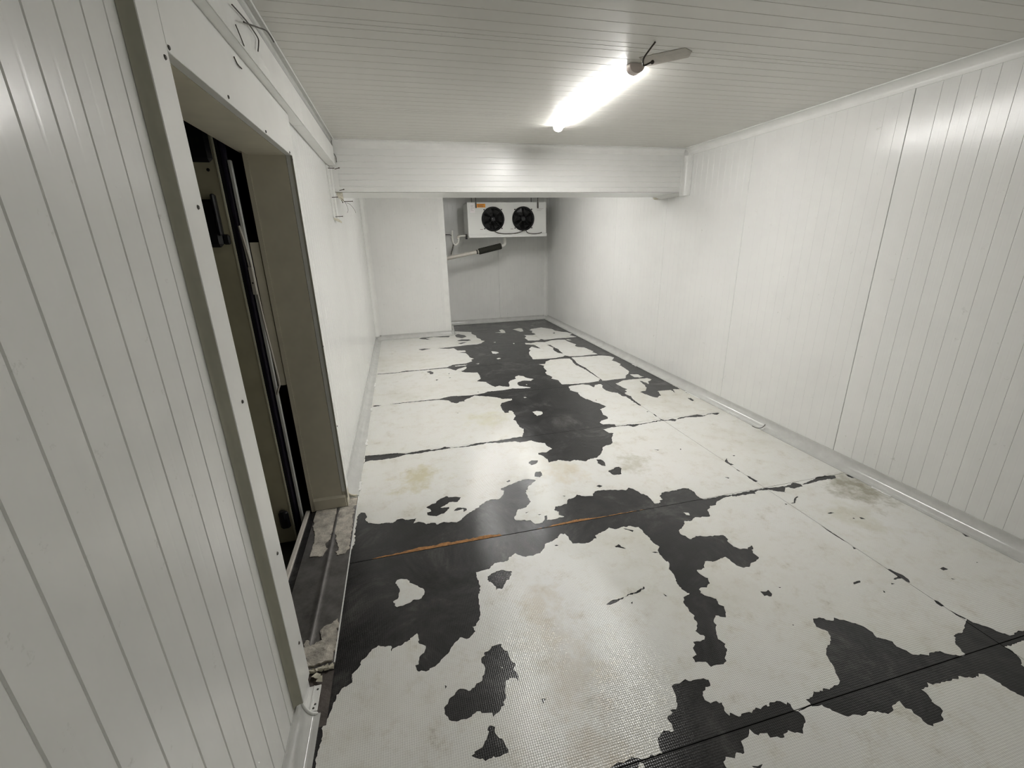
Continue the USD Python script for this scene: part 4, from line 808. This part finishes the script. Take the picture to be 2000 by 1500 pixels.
t.part('small_print', cat(*[bx(EX1 - 0.17, EX1 - 0.17 + w_, EY0 - 0.001, EY0 - 0.0003, EZ1 - 0.11 - 0.018 * k, EZ1 - 0.106 - 0.018 * k) for k, w_ in enumerate((.12, .10, .07))]), 'greyprint')
for x_ in (fx[0], fx[1]):
    t.part('small_print', bx(x_ - 0.235, x_ - 0.185, EY0 - 0.001, EY0 - 0.0003, EZ0 + 0.128, EZ0 + 0.14), 'greyprint')
for x_, l_ in ((EX0 + 0.150, 0.06), (EX1 - 0.155, 0.07)):
    t.part('hanger_rod', cat(tube([(x_, EY0 - 0.008, EZ1 - 0.09), (x_, EY0 - 0.008, H)], 0.006, 8), rbx(x_ - 0.012, x_ + 0.012, EY0 - 0.014, EY0 - 0.0005, EZ1 - l_ - 0.03, EZ1 - 0.005, 0.002)), 'screw', label='dark hanging rod with bracket')
for x_ in (EX0 + 0.15, EX1 - 0.15):
    t.part('hanger_rod', tube([(x_, EY1 - 0.05, EZ1), (x_, EY1 - 0.05, H)], 0.006, 8), 'screw')
c_ = lambda px, py: on(1, EY0 - 0.03, px, py)
t.part('cable', tube(curve([c_(966, 452), c_(976, 455.5), c_(990, 456.5), c_(1006, 455.5), c_(1018, 452.5), c_(1026, 449), c_(1030, 454), c_(1037, 456), c_(1047, 456.3), c_(1055, 455), c_(1058, 453.6)]), 0.0065, 8), 'wire', smooth=True, label='dark fan cable looping below the guards')

# drain pipe with its black insulation, and the refrigerant pipes left of the cooler
py_ = 8.18
c_ = lambda px, py: on(1, py_, px, py)
t = Thing('drain_pipe', 'sloping cream drain pipe with black insulated end under the cooler', 'pipe', tuple(c_(930, 490)))
e0 = c_(986, 467); e0[2] = EZ0 - 0.0005
t.part('drop', tube(curve([e0, c_(986, 471), c_(986, 475.5), c_(984, 478.5), c_(978, 481)]), 0.026, 12), 'white_pipe', smooth=True)
a_, b_, k_ = c_(979, 480.5), c_(935, 491.5), c_(874, 504.5)
k_ = b_ + (k_ - b_) * ((CX + 0.003 - b_[0]) / (k_[0] - b_[0]))
t.part('insulation', tube([a_, a_ + (b_ - a_) * 0.02, b_ + (a_ - b_) * 0.02, b_], [0.044, 0.054, 0.054, 0.046], 14), 'foam_black', smooth=True, label='black foam insulation')
t.part('pipe', tube([b_ - (b_ - a_) * 0.05, k_], 0.033, 12), 'cream_pipe', smooth=True)
t.part('collar', tube([k_ + (b_ - k_) * 0.001, k_ + (b_ - k_) * 0.03], 0.042, 12), 'black', smooth=True)
t.part('clip', tube([b_ + (k_ - b_) * 0.03, b_ + (k_ - b_) * 0.07], 0.037, 12), 'screw', smooth=True)
py2 = 8.12
c_ = lambda px, py: on(1, py2, px, py)
t = Thing('refrigerant_pipe', 'pale pipe bending in a U left of the twin fan cooler', 'pipe', tuple(c_(895, 465)))
s0 = c_(906, 460.5); s0[0] = EX0 - 0.001
t.part('pipe', tube(curve([s0, c_(900, 461), c_(896, 463), c_(895.5, 469), c_(894, 475), c_(890, 478), c_(886.5, 476), c_(884.5, 471), c_(883.5, 462), c_(883, 450)]), 0.016, 10), 'white_pipe', smooth=True)
t.part('fitting', tube([s0, s0 + [-0.03, 0, 0]], 0.026, 10), 'screw', smooth=True)
t.part('fitting', tube([c_(897.5, 461.5), c_(893, 464)], 0.022, 10), 'cream_pipe', smooth=True)
t.part('riser', tube([on(1, YB - 0.02, 886, 476), on(1, YB - 0.02, 882, 505)], 0.018, 10), 'white_pipe', smooth=True)
p0 = c_(908, 468)
t.part('valve', rbx(EX0 - 0.034, EX0 - 0.002, py2 - 0.03, py2 + 0.02, EZ0 - 0.02, EZ0 + 0.012, 0.006), 'black', label='small black valve under the cooler corner')
c_ = lambda px, py: on(1, YB - 0.075, px, py)
k0 = c_(868, 458.5); k0[0] = CX + 0.004
tag(Thing('thin_cable', 'thin cable hanging in a loop on the recess wall by the refrigerant pipe', 'cable', tuple(c_(880, 460))).prim)
usdkit.mesh(stage, '/World/thin_cable/strand', (lambda m: m.apply_translation(-c_(880, 460)))(tube(curve([k0, c_(876, 458.5), c_(881, 460), c_(884, 466), c_(886, 474), c_(884, 486), c_(881, 497)]), 0.006, 6)), M['wire'], smooth=True)

# ---------------------------------------------------------------- loose bits
def wire(label, pix, axis, val, r, name='loose_wire', lift=0.0, ends=None):
    pts = np.array([on(axis, val, *p) for p in pix])
    T = Thing(name, label, 'wire', tuple(pts.mean(0)))
    T.part('strand', tube(curve(pts), r, 6), 'wire', smooth=True)


wire('long dark wire bent down the ledge above the door, topmost', [(453, 9), (478, 37), (493, 57), (504, 75), (505, 86), (504, 100)], 0, -0.415, 0.0022)
wire('dark wire reaching from the ledge onto the ceiling', [(476, 43), (488, 48), (505, 54), (520, 60), (528, 70), (535, 82)], 0, -0.402, 0.0026)
wire('short straight dark wire low on the ledge above the door', [(460, 48), (467, 65), (477, 90)], 0, -0.418, 0.0018)
wire('short wire dangling from the ledge over the door header', [(457, 111), (462, 122), (466, 128), (472, 134)], 0, -0.455, 0.0022)
wire('curled grey wire lying over the right skirting', [(1469, 832), (1478, 836), (1487, 835.5), (1493, 831), (1496, 825), (1495, 819)], 2, 0.03, 0.0028)
